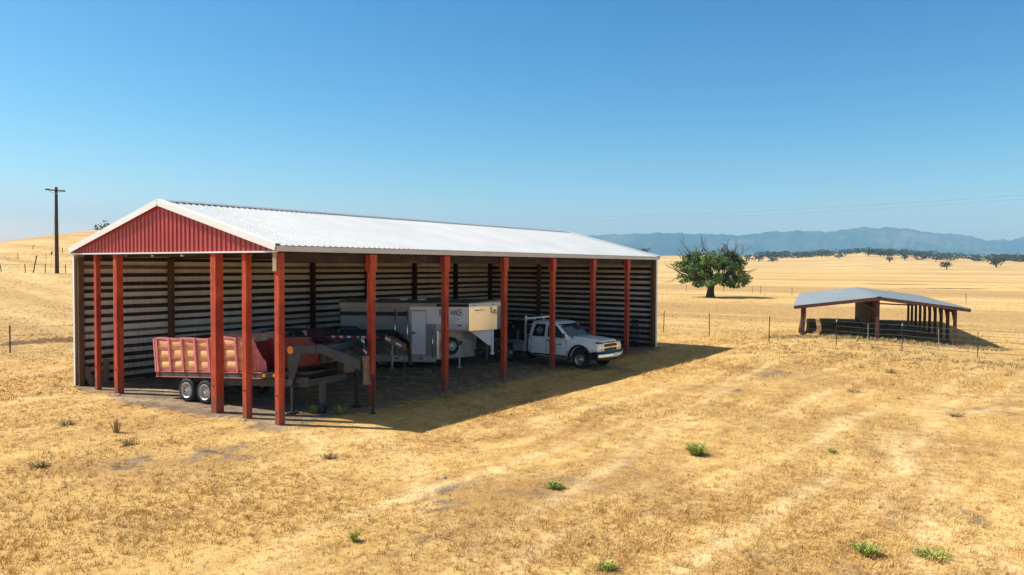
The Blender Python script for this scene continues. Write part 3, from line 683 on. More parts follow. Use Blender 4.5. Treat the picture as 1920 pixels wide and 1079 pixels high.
# low bed load: dark soil and junk seen over the side
# ------------------------------------------------------------------ black gooseneck flatbed behind
b_ = R(31); BX, BY = -5.62, 6.92
bt = empty('black_trailer', (BX, BY, 0), b_, 'black gooseneck trailer with red and white striped tape along its neck', 'trailer')
for y in (0, 1.9):
    m = MB(); e = .95
    m.prism([(-.25,.8),(-.05,.8),(.05,1.5),(.22,1.53),(2.05,1.53),(2.05,1.80),(.0,1.80),(-.3,1.55)], y-.05, y+.05)
    ye = .88 if y == 0 else 1.02
    m.loft([[(2.05,y-.05,1.53),(2.05,y+.05,1.53),(2.05,y+.05,1.80),(2.05,y-.05,1.80)],[(2.22,y-.05,1.50),(2.22,y+.05,1.50),(2.22,y+.05,1.78),(2.22,y-.05,1.78)],[(2.95,ye-.3 if y==0 else ye+.3,1.02),(2.95,(ye-.2) if y==0 else ye+.4,1.02),(2.95,(ye-.2) if y==0 else ye+.4,1.32),(2.95,ye-.3 if y==0 else ye+.3,1.32)]])
    m.build('neck_beam', M['black_paint'], bt, bevel=.008)
k = 0
for i, x in enumerate([.05,.21,.37,.53,.69,.85, 1.27,1.43,1.86]):
    q = 'white_tape' if i in (0,2,4,6) else 'red_tape'
    MB().box(x, x+.155, -.056, -.052, 1.615, 1.705).build('reflective_tape', M[q], bt)
text_obj('lettering', 'PJ', .13, M['white_tape'], bt, (1.13, -.056, 1.655), (R(90), 0, 0), .002, 1.25)
pA = Vector((2.22,-.052,1.64)); pB = Vector((2.95,.575,1.17))
for i in range(4):
    a = pA.lerp(pB, i/4+.01); b = pA.lerp(pB, (i+1)/4); nrm = Vector((-.65,-.76,0))*.0
    m = MB(); dirv = (pB-pA).normalized(); side = dirv.cross(Vector((0,0,1))).normalized(); o_ = side*.012
    m.add([a+o_+Vector((0,0,-.045)), b+o_+Vector((0,0,-.045)), b+o_+Vector((0,0,.045)), a+o_+Vector((0,0,.045))], [(0,1,2,3)])
    m.build('reflective_tape', M['white_tape' if i % 2 == 0 else 'red_tape'], bt, fix=False)
m = MB(); m.box(-4.6, -.05, -.15, 2.05, .80, .88); m.box(-4.6,-.05,.3,.4,.5,.8).box(-4.6,-.05,1.5,1.6,.5,.8); m.build('deck', M['chassis'], bt)
m = MB(); m.box(1.05, 1.75, .15, 1.75, .9, 1.5); m.build('toolbox', M['black_paint'], bt, bevel=.03)
for y in (.2, 1.7):
    MB().box(-.12, .02, y-.06, y+.06, .0, .95).build('jack_leg', M['chassis'], bt)
for x in (-2.6, -1.7):
    wheel(bt, x, -.0, .39, .39, .24, -1, M['rim'], 8, .58); wheel(bt, x, 1.9, .39, .39, .24, 1, M['rim'], 8, .58)
MB().tube([(3.02,.95,.52),(3.02,.95,1.35)], .07, 10).tube([(3.02,.95,.45),(3.02,.95,.53)], .1, 10).build('coupler', M['black_paint'], bt)
m = MB(); m.tube([(.35,.3,1.95),(1.0,.3,1.95)], .12, 14).tube([(.3,.3,1.95),(.35,.3,1.95)], .05, 8).tube([(1.0,.3,1.95),(1.12,.3,1.95)], .035, 8).box(.4,.9,.22,.38,1.8,1.86); m.build('winch', simple('navy_paint', (.03,.045,.09), .35, .2, .2, 3), bt, auto=35)
m = MB()
for i in range(12): m.tube([(2.9+.02*math.sin(i*2),.45,1.1-i*.085),(2.9+.02*math.sin(i*2+2),.45,1.02-i*.085)], .02, 6)
m.build('safety_chain', M['rusty'], bt)
cr = empty('steel_bin', (BX-1.55*math.cos(b_)-.95*math.sin(b_), BY-1.55*math.sin(b_)+.95*math.cos(b_), .885), b_, 'dark maroon steel bin standing on the deck of the black trailer', 'bin')
m = MB(); m.box(-1.3,1.3,-.8,-.76,0,.95).box(-1.3,1.3,.76,.8,0,.95).box(-1.3,-1.26,-.76,.76,0,.95).box(1.26,1.3,-.76,.76,0,.95).box(-1.26,1.26,-.76,.76,0,.05); m.build('bin_wall', simple('dark_maroon_steel', (.075,.022,.02), .6, 0, .3, 3), cr)
m = MB()
for x in (-1.25,-.65,0,.65,1.25): m.box(x-.03,x+.03,-.84,-.80,0,.95)
m.box(-1.34,1.34,-.85,-.8,.9,.97); m.build('rib', simple('maroon_rib', (.06,.02,.02), .6), cr)
ty = empty('spare_tyre', (BX-.75*math.cos(b_)-.95*math.sin(b_), BY-.75*math.sin(b_)+.95*math.cos(b_), 0.94), b_, 'worn spare tyre standing in the maroon bin on the black trailer', 'tyre')
m = MB(); m.lathe([(.2,-.08),(.32,-.11),(.37,-.07),(.38,0),(.37,.07),(.32,.11),(.2,.08),(.2,-.08)], 28, 'Y', (0,0,.385)); m.build('tyre', M['rubber'], ty, smooth=True)

# ------------------------------------------------------------------ livestock trailer
l_ = R(30.5); LX, LY = -4.0, 11.47
lt = empty('livestock_trailer', (LX, LY, 0), l_, 'aluminium gooseneck livestock trailer with white side door and RANCH lettering', 'trailer')
z0, z1 = .42, 2.74; RE = -4.3; WD = 2.15
low = [(RE,0),(0,0),(1.5,1.5),(1.2,WD),(RE,WD)]
nose = [(-1.0,0),(1.42,0),(2.55,1.14),(2.78,1.72),(2.3,WD),(-1.0,WD)]
def shell(name, poly, za, zb, mat, edges=None, th=.04):
    m = MB(); n = len(poly)
    for i in range(n):
        if edges and i not in edges: continue
        a = Vector((*poly[i], 0)); b = Vector((*poly[(i+1) % n], 0)); mid = (a+b)/2; ln = (b-a).length
        m.beam(a+Vector((0,0,(za+zb)/2)), b+Vector((0,0,(za+zb)/2)), th, zb-za)
    return m.build(name, mat, lt)
# slatted side: boards with a dark open slot
m = MB()
for k in range(26):
    z = z0+.12+k*.0885
    if 2.26 < z < 2.46: continue
    m.box(RE+.05, -.04, -.012+.0*k, .02, z, z+.078)
m.build('side_panel', M['alu_dull'], lt)
m = MB(); m.box(RE, 0, .03, .06, z0, z1); m.build('shade_backing', M['chassis'], lt)  # dark sheet painted in for the unlit interior behind the slats
m = MB(); m.box(RE, -.0, WD-.03, WD, z0, z1).box(RE, RE+.04, .06, WD-.03, z0, z1); m.build('far_side_panel', M['alu_dull'], lt)
m = MB(); m.prism(low, z0-.02, z0+.02, 'XY'); m.build('floor', M['alu_dull'], lt)
m = MB(); d = Vector((1,1,0)).normalized()
m.beam((0.02,0.02,(z0+1.9)/2), (1.5,1.5,(z0+1.9)/2), .04, 1.9-z0); m.beam((1.5,1.5,(z0+1.9)/2), (1.2,WD,(z0+1.9)/2), .04, 1.9-z0); m.build('front_wall', M['alu_grime'], lt)
for t, wd_ in ((.03,.05),(.36,.03),(.98,.05)):
    p = d*t*2.12; n_ = Vector((1,-1,0)).normalized()*.03
    MB().box(-wd_, wd_, -.015, .015, z0, 1.72).build('wall_rib', M['alu_dull'] if t != .03 else M['alu'], lt, loc=tuple(p+n_)).rotation_euler = (0,0,R(45))
p = d*1.55; MB().beam(tuple(d*.72+Vector((.025,-.025,1.25))), tuple(d*2.05+Vector((.025,-.025,1.25))), .02, .05).build('wall_rib', M['alu_dull'], lt)
m = MB(); m.box(-4.32, .0, -.035, .03, z0-.12, z0+.16); m.build('sill_rail', M['galv'], lt)
m = MB(); m.box(RE, 0.02, -.03, .02, 2.68, 2.84); m.build('top_rail', M['alu_dull'], lt)
# nose
m = MB(); za, zb = 1.98, 2.72
m.box(-1.15, 1.42, -.035, -.0, za, zb); m.build('white_panel', M['trailer_white'], lt)
m = MB(); m.box(-.42, 1.42, -.02, .03, 1.72, 1.975); m.build('nose_skirt', M['galv'], lt)
a = Vector((1.44,-.02,0)); b = Vector((2.56,1.12,0)); c_ = Vector((2.79,1.72,0)); e_ = Vector((2.3,WD,0))
def facet(name, p, q, za, zb, mat, th=.03):
    m = MB(); m.beam(p+Vector((0,0,(za+zb)/2)), q+Vector((0,0,(za+zb)/2)), th, zb-za); return m.build(name, mat, lt)
facet('nose_panel', a, b, 1.68, 2.72, simple('reflection_tinted_aluminium', (.95,.86,.68), .3, 1, .02, 1)); facet('nose_side', b, c_, 1.68, 2.72, M['alu_dull']); facet('nose_side', c_, e_, 1.68, 2.72, M['alu_dull'])  # nose panel base tinted warm to carry the golden field's reflection
facet('nose_cap', a, b, 2.72, 2.87, M['trailer_white'], .05); facet('nose_cap', b, c_, 2.72, 2.87, M['trailer_white'], .05)
m = MB(); m.prism(nose, 1.66, 1.70, 'XY'); m.box(-1.0,2.3,WD-.03,WD,1.7,2.8); m.build('nose_floor', M['alu_dull'], lt)
roof_poly = [(RE-.03,-.03),(1.44,-.03),(2.58,1.12),(2.81,1.74),(2.3,WD+.02),(RE-.03,WD+.02)]
m = MB(); m.prism(roof_poly, 2.845, 2.875, 'XY'); ins = [(x*.97, 1.07+(y-1.07)*.55) for x, y in roof_poly]
m.loft([[(x, y, 2.875) for x, y in roof_poly], [(x, 1.07+(y-1.07)*.82, 2.95) for x, y in roof_poly], [(x, y, 2.99) for x, y in ins]]); m.build('roof', M['alu_dull'], lt)
for x in (-2.9, -1.55, -.75, .3): MB().box(x-.17, x+.17, .5, .8, 2.96, 3.04).build('roof_vent', M['trailer_white'], lt, bevel=.02)
for x in (.42,):   # marker lamps on the cap
    pass
nn = Vector((1,-1,0)).normalized()*.03
for t in (.18, .85):
    p = a.lerp(b, t)+nn; MB().box(-.05,.05,-.012,.012,-.018,.018).build('marker_light', M['red_lens'], lt, loc=(p.x, p.y, 2.79)).rotation_euler = (0,0,R(45))
for x in (-1.82, -.75, .95):   # red / white conspicuity tape
    z = .42 if x < 0.5 else 1.88
    MB().box(x, x+.2, -.042, -.036, z, z+.06).build('reflective_tape', M['red_tape'], lt)
    MB().box(x+.2, x+.33, -.042, -.036, z, z+.06).build('reflective_tape', M['white_tape'], lt)
dr = MB().box(-1.07, -.45, -.055, -.036, .62, 2.52).build('door', M['trailer_white'], lt, bevel=.01)
m = MB(); m.box(-1.12,-.41,-.048,-.037,2.52,2.57).box(-1.12,-1.085,-.048,-.037,.6,2.52).box(-.44,-.41,-.048,-.037,.6,2.52); m.build('door_frame', M['alu_dull'], lt)
MB().box(-1.10,-.86,-.09,-.06,1.55,1.585).build('latch', M['black'], dr)
m = MB(); m.box(-1.0,-.97,-.09,-.06,1.5,1.64); m.build('latch', M['black'], dr)
for z in (.72, 1.5, 2.35): MB().box(-.44,-.39,-.075,-.05,z,z+.1).build('hinge', M['alu_bright'], dr)
for x, za_, zb_, r in ((-1.80,.6,2.62,.028),(-1.26,.55,2.55,.028),(-.14,.5,1.75,.026)):
    MB().tube([(x,-.07,za_),(x,-.07,zb_)], r, 8).build('grab_pole', M['alu_bright'], lt, smooth=True)
m = MB(); m.box(-1.74,-1.71,-.03,-.013,z0+.1,2.6); m.box(-1.22,-1.13,-.034,-.014,z0+.16,2.66); m.box(-.4,-.0,-.034,-.014,z0+.14,1.98); m.build('door_post', M['alu_dull'], lt)
MB().box(-1.66,-1.42,-.06,-.02,1.47,1.5).build('latch', M['black'], lt)
for ch, x, s_, q in (('B',.19,.42,.42),('L',.55,.27,.5),('R',.68,.29,.5),('A',.78,.30,.5),('N',.885,.35,.42),('C',.99,.40,.36),('H',1.085,.45,.3)):
    text_obj('lettering', ch, s_, M['letter'], lt, (x,-.04,2.46), (R(90),0,0), .002, q)
m = MB()
for i, (zc, x0, x1) in enumerate(((2.27,.66,.84),(2.20,.5,1.0),(2.12,.5,.9),(2.04,.52,.84))):
    x = x0
    while x < x1:
        q = .028; hh = .028 if i != 0 else .018; m.box(x, x+q, -.04, -.037, zc-hh/2, zc+hh/2); x += q*1.75
m.build('small_lettering', simple('faded_lettering', (.2,.21,.24), .5), lt)
dn = (b-a).normalized(); off = Vector((1,-1,0)).normalized()*.0175
def nose_poly(pts, mat, name='nose_stripe'):
    m = MB(); v = [a+dn*s+off+Vector((0,0,z)) for s, z in pts]; m.add(v, [tuple(range(len(v)))]); return m.build(name, mat, lt, fix=False)
nose_poly([(.28,2.58),(.80,2.59),(.98,2.52),(1.02,2.50),(.92,2.54),(.78,2.56),(.36,2.54)], M['letter'])
nose_poly([(.42,2.51),(.55,2.50),(.52,2.45)], M['dec']); nose_poly([(.62,2.51),(.9,2.49),(.7,2.49)], M['dec'])
nose_poly([(1.2,2.43),(1.6,2.45),(1.6,2.42),(1.28,2.40)], M['letter']); nose_poly([(1.3,2.38),(1.6,2.37),(1.6,2.34),(1.4,2.35)], M['letter'])
p = a+dn*1.25+off*1.3; text_obj('lettering', 'S', .33, M['letter'], lt, (p.x,p.y,2.56), (R(90),0,R(45)), .002, .75)
p = a+dn*1.45+off*1.3; text_obj('lettering', 'UN', .16, M['letter'], lt, (p.x,p.y,2.51), (R(90),0,R(45)), .002, .85)
m = MB(); pp = a.lerp(b,.95); m.prism([(-1.05,1.68),(.0,1.68),(.0,.95),(-.12,.98)], -.02, .02); q = m.build('neck_gusset', M['trailer_white'], lt, loc=(2.3,1.0,0)); q.rotation_euler = (0,0,R(22))
m = MB(); m.tube([(2.36,1.02,.62),(2.36,1.02,1.7)], .07, 10).tube([(2.36,1.02,.55),(2.36,1.02,.65)], .1, 10); m.build('coupler', M['trailer_white'], lt, auto=35)
m = MB(); m.box(2.1,2.2,.75,.85,.35,1.0); m.build('coupler_box', M['frame_grey'], lt)
wheel(lt, -2.4, .1, .39, .39, .22, -1, M['rim'], 8, .58); wheel(lt, -3.25, .1, .39, .39, .22, -1, M['rim'], 8, .58)
wheel(lt, -2.4, 2.05, .39, .39, .22, 1, M['rim'], 8, .58); wheel(lt, -3.25, 2.05, .39, .39, .22, 1, M['rim'], 8, .58)
m = MB(); pr = [(-3.8,.42),(-3.72,.7),(-3.5,.9),(-2.15,.9),(-1.95,.72),(-1.87,.42)]
for i in range(5): m.beam((pr[i][0],-.1,pr[i][1]), (pr[i+1][0],-.1,pr[i+1][1]), .26, .02)
m.build('fender', M['alu'], lt)
sw = wheel(lt, .62, .36, .98, .38, .2, -1, M['rim_white'], 8, .5); sw.rotation_euler = (0,0,R(45)); sw.name = 'spare_wheel'
m = MB(); m.box(.93,1.0,.5,.57,.05,1.0).box(.86,1.07,.43,.64,.0,.05); m.build('landing_jack', M['galv'], lt)
m = MB(); m.tube([(.96,.5,1.1),(1.1,.36,1.1),(1.14,.32,1.2)], .02, 6).box(.85,1.05,.42,.56,1.0,1.2); m.build('jack_crank', M['frame_grey'], lt)
m = MB(); m.tube([(1.52,1.42,1.4),(1.6,1.36,1.1),(1.52,1.4,.95),(1.6,1.4,.75)], .015, 6); m.build('hoses', M['white_tape'], lt)
m = MB(); m.tube([(-1.92,-.12,.05),(-1.92,-.12,1.15)], .045, 8).box(-2.0,-1.84,-.2,-.04,0,.04).tube([(-1.92,-.12,1.15),(-1.92,-.12,1.3)], .03, 8).tube([(-1.92,-.16,1.05),(-2.1,-.2,1.05)], .015, 6)
m.build('side_jack', M['galv'], lt)

# ------------------------------------------------------------------ white flatbed truck
k_ = R(-5); truck = empty('flatbed_truck', (1.12, 16.22, 0), k_, 'white extended cab pickup truck with an aluminium flatbed, parked nose out between two red posts', 'truck')
def arch(x, cx, r, zb):
    d = abs(x-cx)
    return max(zb, .40+math.sqrt(max(r*r-d*d, 0))) if d < r else zb
xs = sorted(set([-2.92,-2.86,-2.75,-2.4,-2.0,-1.6,-1.2,-.9,-.7,-.58,.58,.66,.78,.86,.92,.945]+[.56*math.sin(R(a)) for a in range(-90, 91, 12)]))
def bsec(x):
    t = max(0, min(1, (x+.7)/1.6))
    w = .985 - .03*max(0, (x-.3)/.65) - (.05 if x > .93 else 0) - (.06*max(0, (-2.78-x)/.14))
    zh = 1.29 - .10*t**1.3; zc = 1.35 - .10*t**1.6
    if x < -.7: zh = 1.27; zc = 1.27
    if x > .9: zh -= .04; zc -= .03
    zb = arch(x, 0, .56, .50 if x < .5 else .74)
    if x > .93: zb = .8
    h = zh-zb
    half = [(w-.07, zb), (w-.01, zb+.03), (w+.0, zb+h*.25), (w+.015, max(.95, zb+h*.4)), (w-.005, zh-.16), (w-.03, zh-.07), (w-.09, zh-.012), (w-.22, zh+.004), (w-.36, zh+.002), (w-.42, zc+.016), (.0, zc+.03)]
    half = [(a, min(z, 9)) for a, z in half]
    zs = [z for a, z in half]
    for i in range(1, len(half)): half[i] = (half[i][0], max(half[i][1], half[i-1][1]+.001)) if i < 7 else half[i]
    return [(x, -a, z) for a, z in half] + [(x, a, z) for a, z in half[-2::-1]]
m = MB(); m.loft([bsec(x) for x in xs]); m.build('body', M['truck_white'], truck, auto=38)
LV = [(1.24,-2.90,-.54,.96),(1.32,-2.90,-.62,.955),(1.57,-2.88,-.92,.91),(1.82,-2.83,-1.24,.86),(1.91,-2.79,-1.38,.83),(1.97,-2.72,-1.55,.78),(2.005,-2.52,-1.82,.64),(2.015,-2.2,-2.1,.2)]
def G(z):
    for i in range(len(LV)-1):
        if z <= LV[i+1][0]:
            t = (z-LV[i][0])/(LV[i+1][0]-LV[i][0]); return [LV[i][j]+(LV[i+1][j]-LV[i][j])*t for j in (1,2,3)]
    return LV[-1][1:]
def ring(z):
    xr, xf, hw = G(z); q = min(.12, hw*.4)
    pl = [(xr+.1,-hw),(xf-.16,-hw),(xf-.05,-hw+.06),(xf,-hw+q+.06),(xf+.05,0)]
    pl += [(a,-b) for a, b in pl[-2::-1]] + [(xr+.02, hw-.06),(xr, hw-q),(xr,-hw+q),(xr+.02,-hw+.06)]
    return [(a, b, z) for a, b in pl]
m = MB(); m.loft([ring(l[0]) for l in LV]); cab = m.build('cab', M['truck_white'], truck, auto=38)
def side_poly(pts, mat, name, off=.006, side=-1, parent=None):
    m = MB(); v = [(x, side*(G(z)[2]+off), z) for x, z in pts]; m.add(v, [tuple(range(len(v)))]); return m.build(name, mat, parent or cab, fix=False)
for sd_ in (-1, 1):
    fwin = [(-.76,1.30),(-1.80,1.30),(-1.80,1.55),(-1.80,1.82),(-1.74,1.86),(-1.42,1.85),(-1.31,1.81),(-1.08,1.60)]
    rwin = [(-1.95,1.30),(-2.62,1.30),(-2.67,1.34),(-2.60,1.6),(-2.53,1.82),(-2.47,1.86),(-1.99,1.86),(-1.94,1.82)]
    side_poly(fwin, M['glass'], 'side_window', .007, sd_); side_poly(rwin, M['glass'], 'side_window', .007, sd_)
def front_pt(z, y):  # on the windscreen surface
    xr, xf, hw = G(z); q = min(.12, hw*.4); yy = abs(y); a = hw-q-.06
    x = xf+.05*(1-yy/a) if yy < a else xf-.05*(yy-a)/q
    return (x+.012, y, z+.004)
m = MB(); rows = []
for z in (1.29, 1.45, 1.6, 1.75, 1.885): 
    hw = G(z)[2]-.115; rows.append([front_pt(z, hw*t) for t in (-1,-.75,-.4,0,.4,.75,1)])
for r_ in range(4):
    for c2 in range(6):
        m.add([rows[r_][c2], rows[r_][c2+1], rows[r_+1][c2+1], rows[r_+1][c2]], [(0,1,2,3)])
m.build('windscreen', simple('windscreen_glass', (.012,.035,.045), .05, 0, .1, 2, spec=.7), cab, fix=False)
m = MB(); m.box(-2.93,-2.91,-.7,.7,1.4,1.75); m.build('rear_window', M['glass'], cab)
# decal ring
m = MB(); cx, cz = -2.27, 1.585; n = 24; yy = lambda z: -(G(z)[2]+.011)
for r0, r1 in ((.125,.145),):
    for i in range(n):
        a, b = 2*math.pi*i/n, 2*math.pi*(i+1)/n
        P_ = [(cx+r0*math.cos(a), cz+r0*math.sin(a)*.95), (cx+r1*math.cos(a), cz+r1*math.sin(a)*.95), (cx+r1*math.cos(b), cz+r1*math.sin(b)*.95), (cx+r0*math.cos(b), cz+r0*math.sin(b)*.95)]
        m.add([(x, yy(z), z) for x, z in P_], [(0,1,2,3)])
for x0, x1, z0_, z1_ in ((-.19,-.13,-.02,.03),(.13,.19,-.02,.03),(-.1,-.07,-.03,.03),(-.05,-.02,-.03,.03),(.0,.03,-.03,.03),(.05,.08,-.03,.03),(-.06,.06,.05,.065),(-.05,.05,-.065,-.05)):
    P_ = [(cx+x0,cz+z0_),(cx+x1,cz+z0_),(cx+x1,cz+z1_),(cx+x0,cz+z1_)]; m.add([(x, yy(z), z) for x, z in P_], [(0,1,2,3)])
m.build('window_decal', M['dec'], cab, fix=False)
# seams, handles, trim
seam = simple('panel_gap', (.05,.05,.055), .7)
m = MB()
for x in (-1.83, -.70, -2.72):
    m.box(x-.006, x+.006, -.9985, -.96, .56, 1.24)
m.box(-2.72, -.7, -.9985, -.97, .95, .956); m.build('door_gap', seam, truck)
for sd_ in (-1, 1): MB().box(-1.75, -1.52, sd_*1.01-.012, sd_*1.01+.012, 1.10, 1.155).build('door_handle', M['black'], truck, bevel=.008)
m = MB(); m.box(-1.35,-1.0,-1.007,-.99,.99,1.01); m.box(-1.12,-.98,-1.007,-.99,1.0,1.04); m.build('door_badge', M['letter'], truck)
for sd_ in (-1, 1):
    m = MB(); m.loft([[(x, sd_*y, z) for x, z in ((-.86,1.30),(-.80,1.30),(-.76,1.5),(-.88,1.52))] for y in (1.0, 1.22)]); m.beam((-.82,sd_*.93,1.33),(-.82,sd_*1.05,1.36),.06,.05)
    m.build('mirror', M['black'], truck, bevel=.02)
for sd_ in (-1, 1):   # flares
    m = MB(); secs = []
    for i in range(19):
        a = R(-8+i*196/18); c2, s2_ = math.cos(a), math.sin(a)
        secs.append([(r*c2, sd_*y, .42+r*s2_*1.02) for r, y in ((.545,.93),(.55,1.035),(.62,1.045),(.645,.99),(.63,.93))])
    m.loft(secs); m.build('wheel_flare', M['black'], truck, auto=50)
for sd_ in (-1, 1):
    m = MB(); m.tube([(-2.7,sd_*.97,.50),(-2.6,sd_*1.03,.43),(-.75,sd_*1.03,.43),(-.65,sd_*.97,.5)], .035, 8); m.build('side_step', M['chrome'], truck, auto=50)
    m = MB(); m.box(-2.9,-.62,sd_*.92-.03,sd_*.92+.03,.46,.56); m.build('rocker', M['black'], truck)
m = MB(); m.box(-5.2,1.0,-.45,-.38,.42,.56).box(-5.2,1.0,.38,.45,.42,.56).box(-.6,.7,-.8,.8,.45,.9).tube([(-4.1,-.8,.4),(-4.1,.8,.4)],.08,8).tube([(0,-.8,.4),(0,.8,.4)],.06,8); m.build('chassis_frame', M['chassis'], truck)
# front end
def curvbar(x, zz0, zz1, hw, th, back=.12, n=10):
    m = MB(); secs = []
    for i in range(n+1):
        y = -hw+2*hw*i/n; t = abs(y)/hw; xx = x-back*t**3
        secs.append([(xx-th, y, zz0), (xx-.01, y, zz0), (xx, y, zz0+.02), (xx, y, zz1-.02), (xx-.01, y, zz1), (xx-th, y, zz1)])
    m.loft(secs); return m
curvbar(1.16,.52,.70,.98,.1,.16).build('bumper', M['chrome'], truck, auto=40)
curvbar(1.15,.70,.80,1.0,.25,.15).build('bumper_top', M['black'], truck, auto=40)
m = MB(); m.box(.7,1.0,-1.0,-.93,.70,.80).box(.7,1.0,.93,1.0,.70,.80); m.build('bumper_end', M['black'], truck)
curvbar(1.08,.40,.54,.85,.15,.2).build('air_dam', M['black'], truck, auto=40)
MB().box(1.16,1.175,.02,.34,.56,.72).build('licence_plate', M['white_tape'], truck)
MB().box(.93,.965,-.50,.50,.79,1.16).build('grille', M['black'], truck)
m = MB(); m.box(.955,.99,-.54,.54,.94,.99).box(.955,.985,-.55,.55,1.12,1.165).box(.955,.985,-.52,.52,.775,.815).box(.955,.985,-.57,-.51,.78,1.16).box(.955,.985,.51,.57,.78,1.16); m.build('grille_frame', M['chrome'], truck, bevel=.006)
m = MB(); m.prism([(-.11,.945),(-.04,.945),(-.035,.925),(.035,.925),(.04,.945),(.11,.945),(.09,.985),(.04,.985),(.035,1.005),(-.035,1.005),(-.04,.985),(-.09,.985)], .984, .992, 'YZ'); m.build('badge', M['gold'], truck)
for sd_ in (-1, 1):
    m = MB(); m.loft([[(.90,sd_*.57,.99),(.965,sd_*.57,.99),(.965,sd_*.57,1.16),(.9,sd_*.57,1.16)],[(.75,sd_*.97,.99),(.9,sd_*.97,.99),(.86,sd_*.96,1.16),(.73,sd_*.96,1.16)]]); m.build('headlight', M['lamp'], truck)
    m = MB(); m.loft([[(.90,sd_*.56,.805),(.972,sd_*.56,.805),(.972,sd_*.56,.935),(.9,sd_*.56,.935)],[(.8,sd_*.955,.805),(.915,sd_*.955,.805),(.905,sd_*.955,.935),(.78,sd_*.955,.935)]]); m.build('turn_signal', M['amber'] if 0 else simple('turn_lens', (.75,.45,.2), .2, .3), truck)
    m = MB(); m.loft([[(.90,sd_*.555,.94),(.985,sd_*.555,.94),(.985,sd_*.555,.985),(.9,sd_*.555,.985)],[(.8,sd_*.96,.94),(.925,sd_*.96,.94),(.92,sd_*.96,.985),(.78,sd_*.96,.985)]]); m.build('lamp_trim', M['chrome'], truck)
m = MB(); secs = []
for i in range(13):
    y = -.9+1.8*i/12; t = abs(y)/.9; x = .93-.06*t**3; secs.append([(x-.14,y,1.235-.025*t),(x+.03,y,1.215-.02*t),(x+.06,y,1.155-.015*t),(x+.03,y,1.145-.01*t),(x-.02,y,1.16)])
m.loft(secs); m.build('bug_shield', M['maroon'], truck, auto=50)
for sd_ in (-1, 1):
    wf = wheel(truck, 0, sd_*.87, .40, .40, .26, sd_, M['rim'], 14, .56); wheel(truck, -4.08, sd_*.87, .40, .40, .26, sd_, M['rim'], 14, .56)
    if sd_: wf.rotation_euler = (0,0,R(-4))
# flat bed
m = MB(); m.box(-5.4,-3.02,-1.06,1.06,1.0,1.05).box(-5.42,-3.0,-1.1,-1.06,.93,1.06).box(-5.42,-3.0,1.06,1.1,.93,1.06).box(-5.45,-5.4,-1.1,1.1,.9,1.06)
m.build('flatbed_deck', M['alu'], truck)
m = MB()
for sd_ in (-1, 1): m.box(-3.78,-3.08,sd_*.83-.22,sd_*.83+.22,.54,.925)
m.build('underbody_toolbox', M['alu_dull'], truck, bevel=.01)
m = MB(); m.box(-3.72,-3.14,-1.062,-1.05,.58,.90).box(-3.45,-3.41,-1.075,-1.06,.78,.82); m.build('toolbox_lid', M['galv'], truck, bevel=.006)
m = MB()
for y in (-1.0,-.35,.35,1.0): m.box(-3.08,-3.0,y-.04,y+.04,.9 if abs(y) > .5 else 1.05,2.06)
m.box(-3.08,-3.0,-1.04,1.04,2.04,2.12).box(-3.07,-3.01,-1.0,1.0,1.3,1.34).box(-3.14,-3.0,-1.1,-.96,.56,1.05).box(-3.07,-3.01,-1.04,-.92,1.9,2.2)
m.build('headache_rack', M['alu'], truck, bevel=.008)
m = MB(); m.box(-3.05,-3.03,-.96,.96,1.05,1.3)
m.build('rack_plate', M['alu_dull'], truck)
m = MB()
for x in (-4.15,-3.45): m.box(x-.025,x+.025,-1.08,-1.03,1.05,1.5)
m.build('stake', M['alu'], truck)
cp = truck.matrix_basis
def on_truck(x, y, z):
    c2, s2_ = math.cos(k_), math.sin(k_); return (1.12+x*c2-y*s2_, 16.22+x*s2_+y*c2, z)
gr = empty('gear_pile', on_truck(-4.2, 0, 1.052), k_, 'dark heap of tools and fencing gear on the flatbed behind the white cab', 'equipment')
m = MB(); m.box(-1.0,.9,-.85,-.8,0,.42).box(-1.0,.9,.8,.85,0,.42)
for x in (-1.0,-.4,.3,.88): m.box(x-.02,x+.02,-.87,-.82,0,.6)
m.build('tray', M['chassis'], gr)
heap('tool_heap', -.1, .0, .0, .85, .62, .78, M['black'], gr, 9)
m = MB()
for i in range(9):
    x = rnd.uniform(-.9,.8); y = rnd.uniform(-.8,.5); m.tube([(x,y,.1),(x+rnd.uniform(-.5,.5),y+rnd.uniform(-.3,.3),rnd.uniform(.5,.95))], .018, 6)
m.build('bars', M['frame_grey'], gr)
m = MB()
for x in (-.05,.35): m.lathe([(.001,-.03),(.03,-.02),(.035,0),(.03,.02),(.001,.03)], 8, 'Y', (x,-.9,.6))
m.build('knobs', M['white_tape'], gr)

# ladder-like rack against the end wall, boards leaning on the back wall
ld = empty('hand_truck', (-1.15, 25.2, 0), 0, 'black tubular hand truck leaning against the end wall by the last red post', 'hand truck')
m = MB()
for x in (-.16,.16): m.tube([(x*1.1,-.12,.05),(x,.13,1.2),(x*1.25,.15,1.42)], .03, 8)
m.tube([(-.26,.16,1.40),(-.16,.16,1.47),(.16,.16,1.47),(.26,.16,1.40)], .045, 8)
for i in range(5): z = .3+i*.23; m.beam((-.16,-.12+z*.21,z), (.16,-.12+z*.21,z), .04, .05)
m.box(-.2,.2,-.2,-.05,.02,.06); m.build('frame', M['black'], ld)
for x in (-.22,.22): MB().lathe([(.05,-.03),(.11,-.035),(.12,0),(.11,.035),(.05,.03)], 16, 'X', (x,-.05,.12)).build('wheel', M['rubber'], ld)
lp = empty('steel_post', (-1.55, 25.3, 0), 0, 'thin dark upright bar standing left of the black hand truck', 'bar')
MB().box(-.045,.045,-.04,.04,0,1.5).build('bar', M['black'], lp)
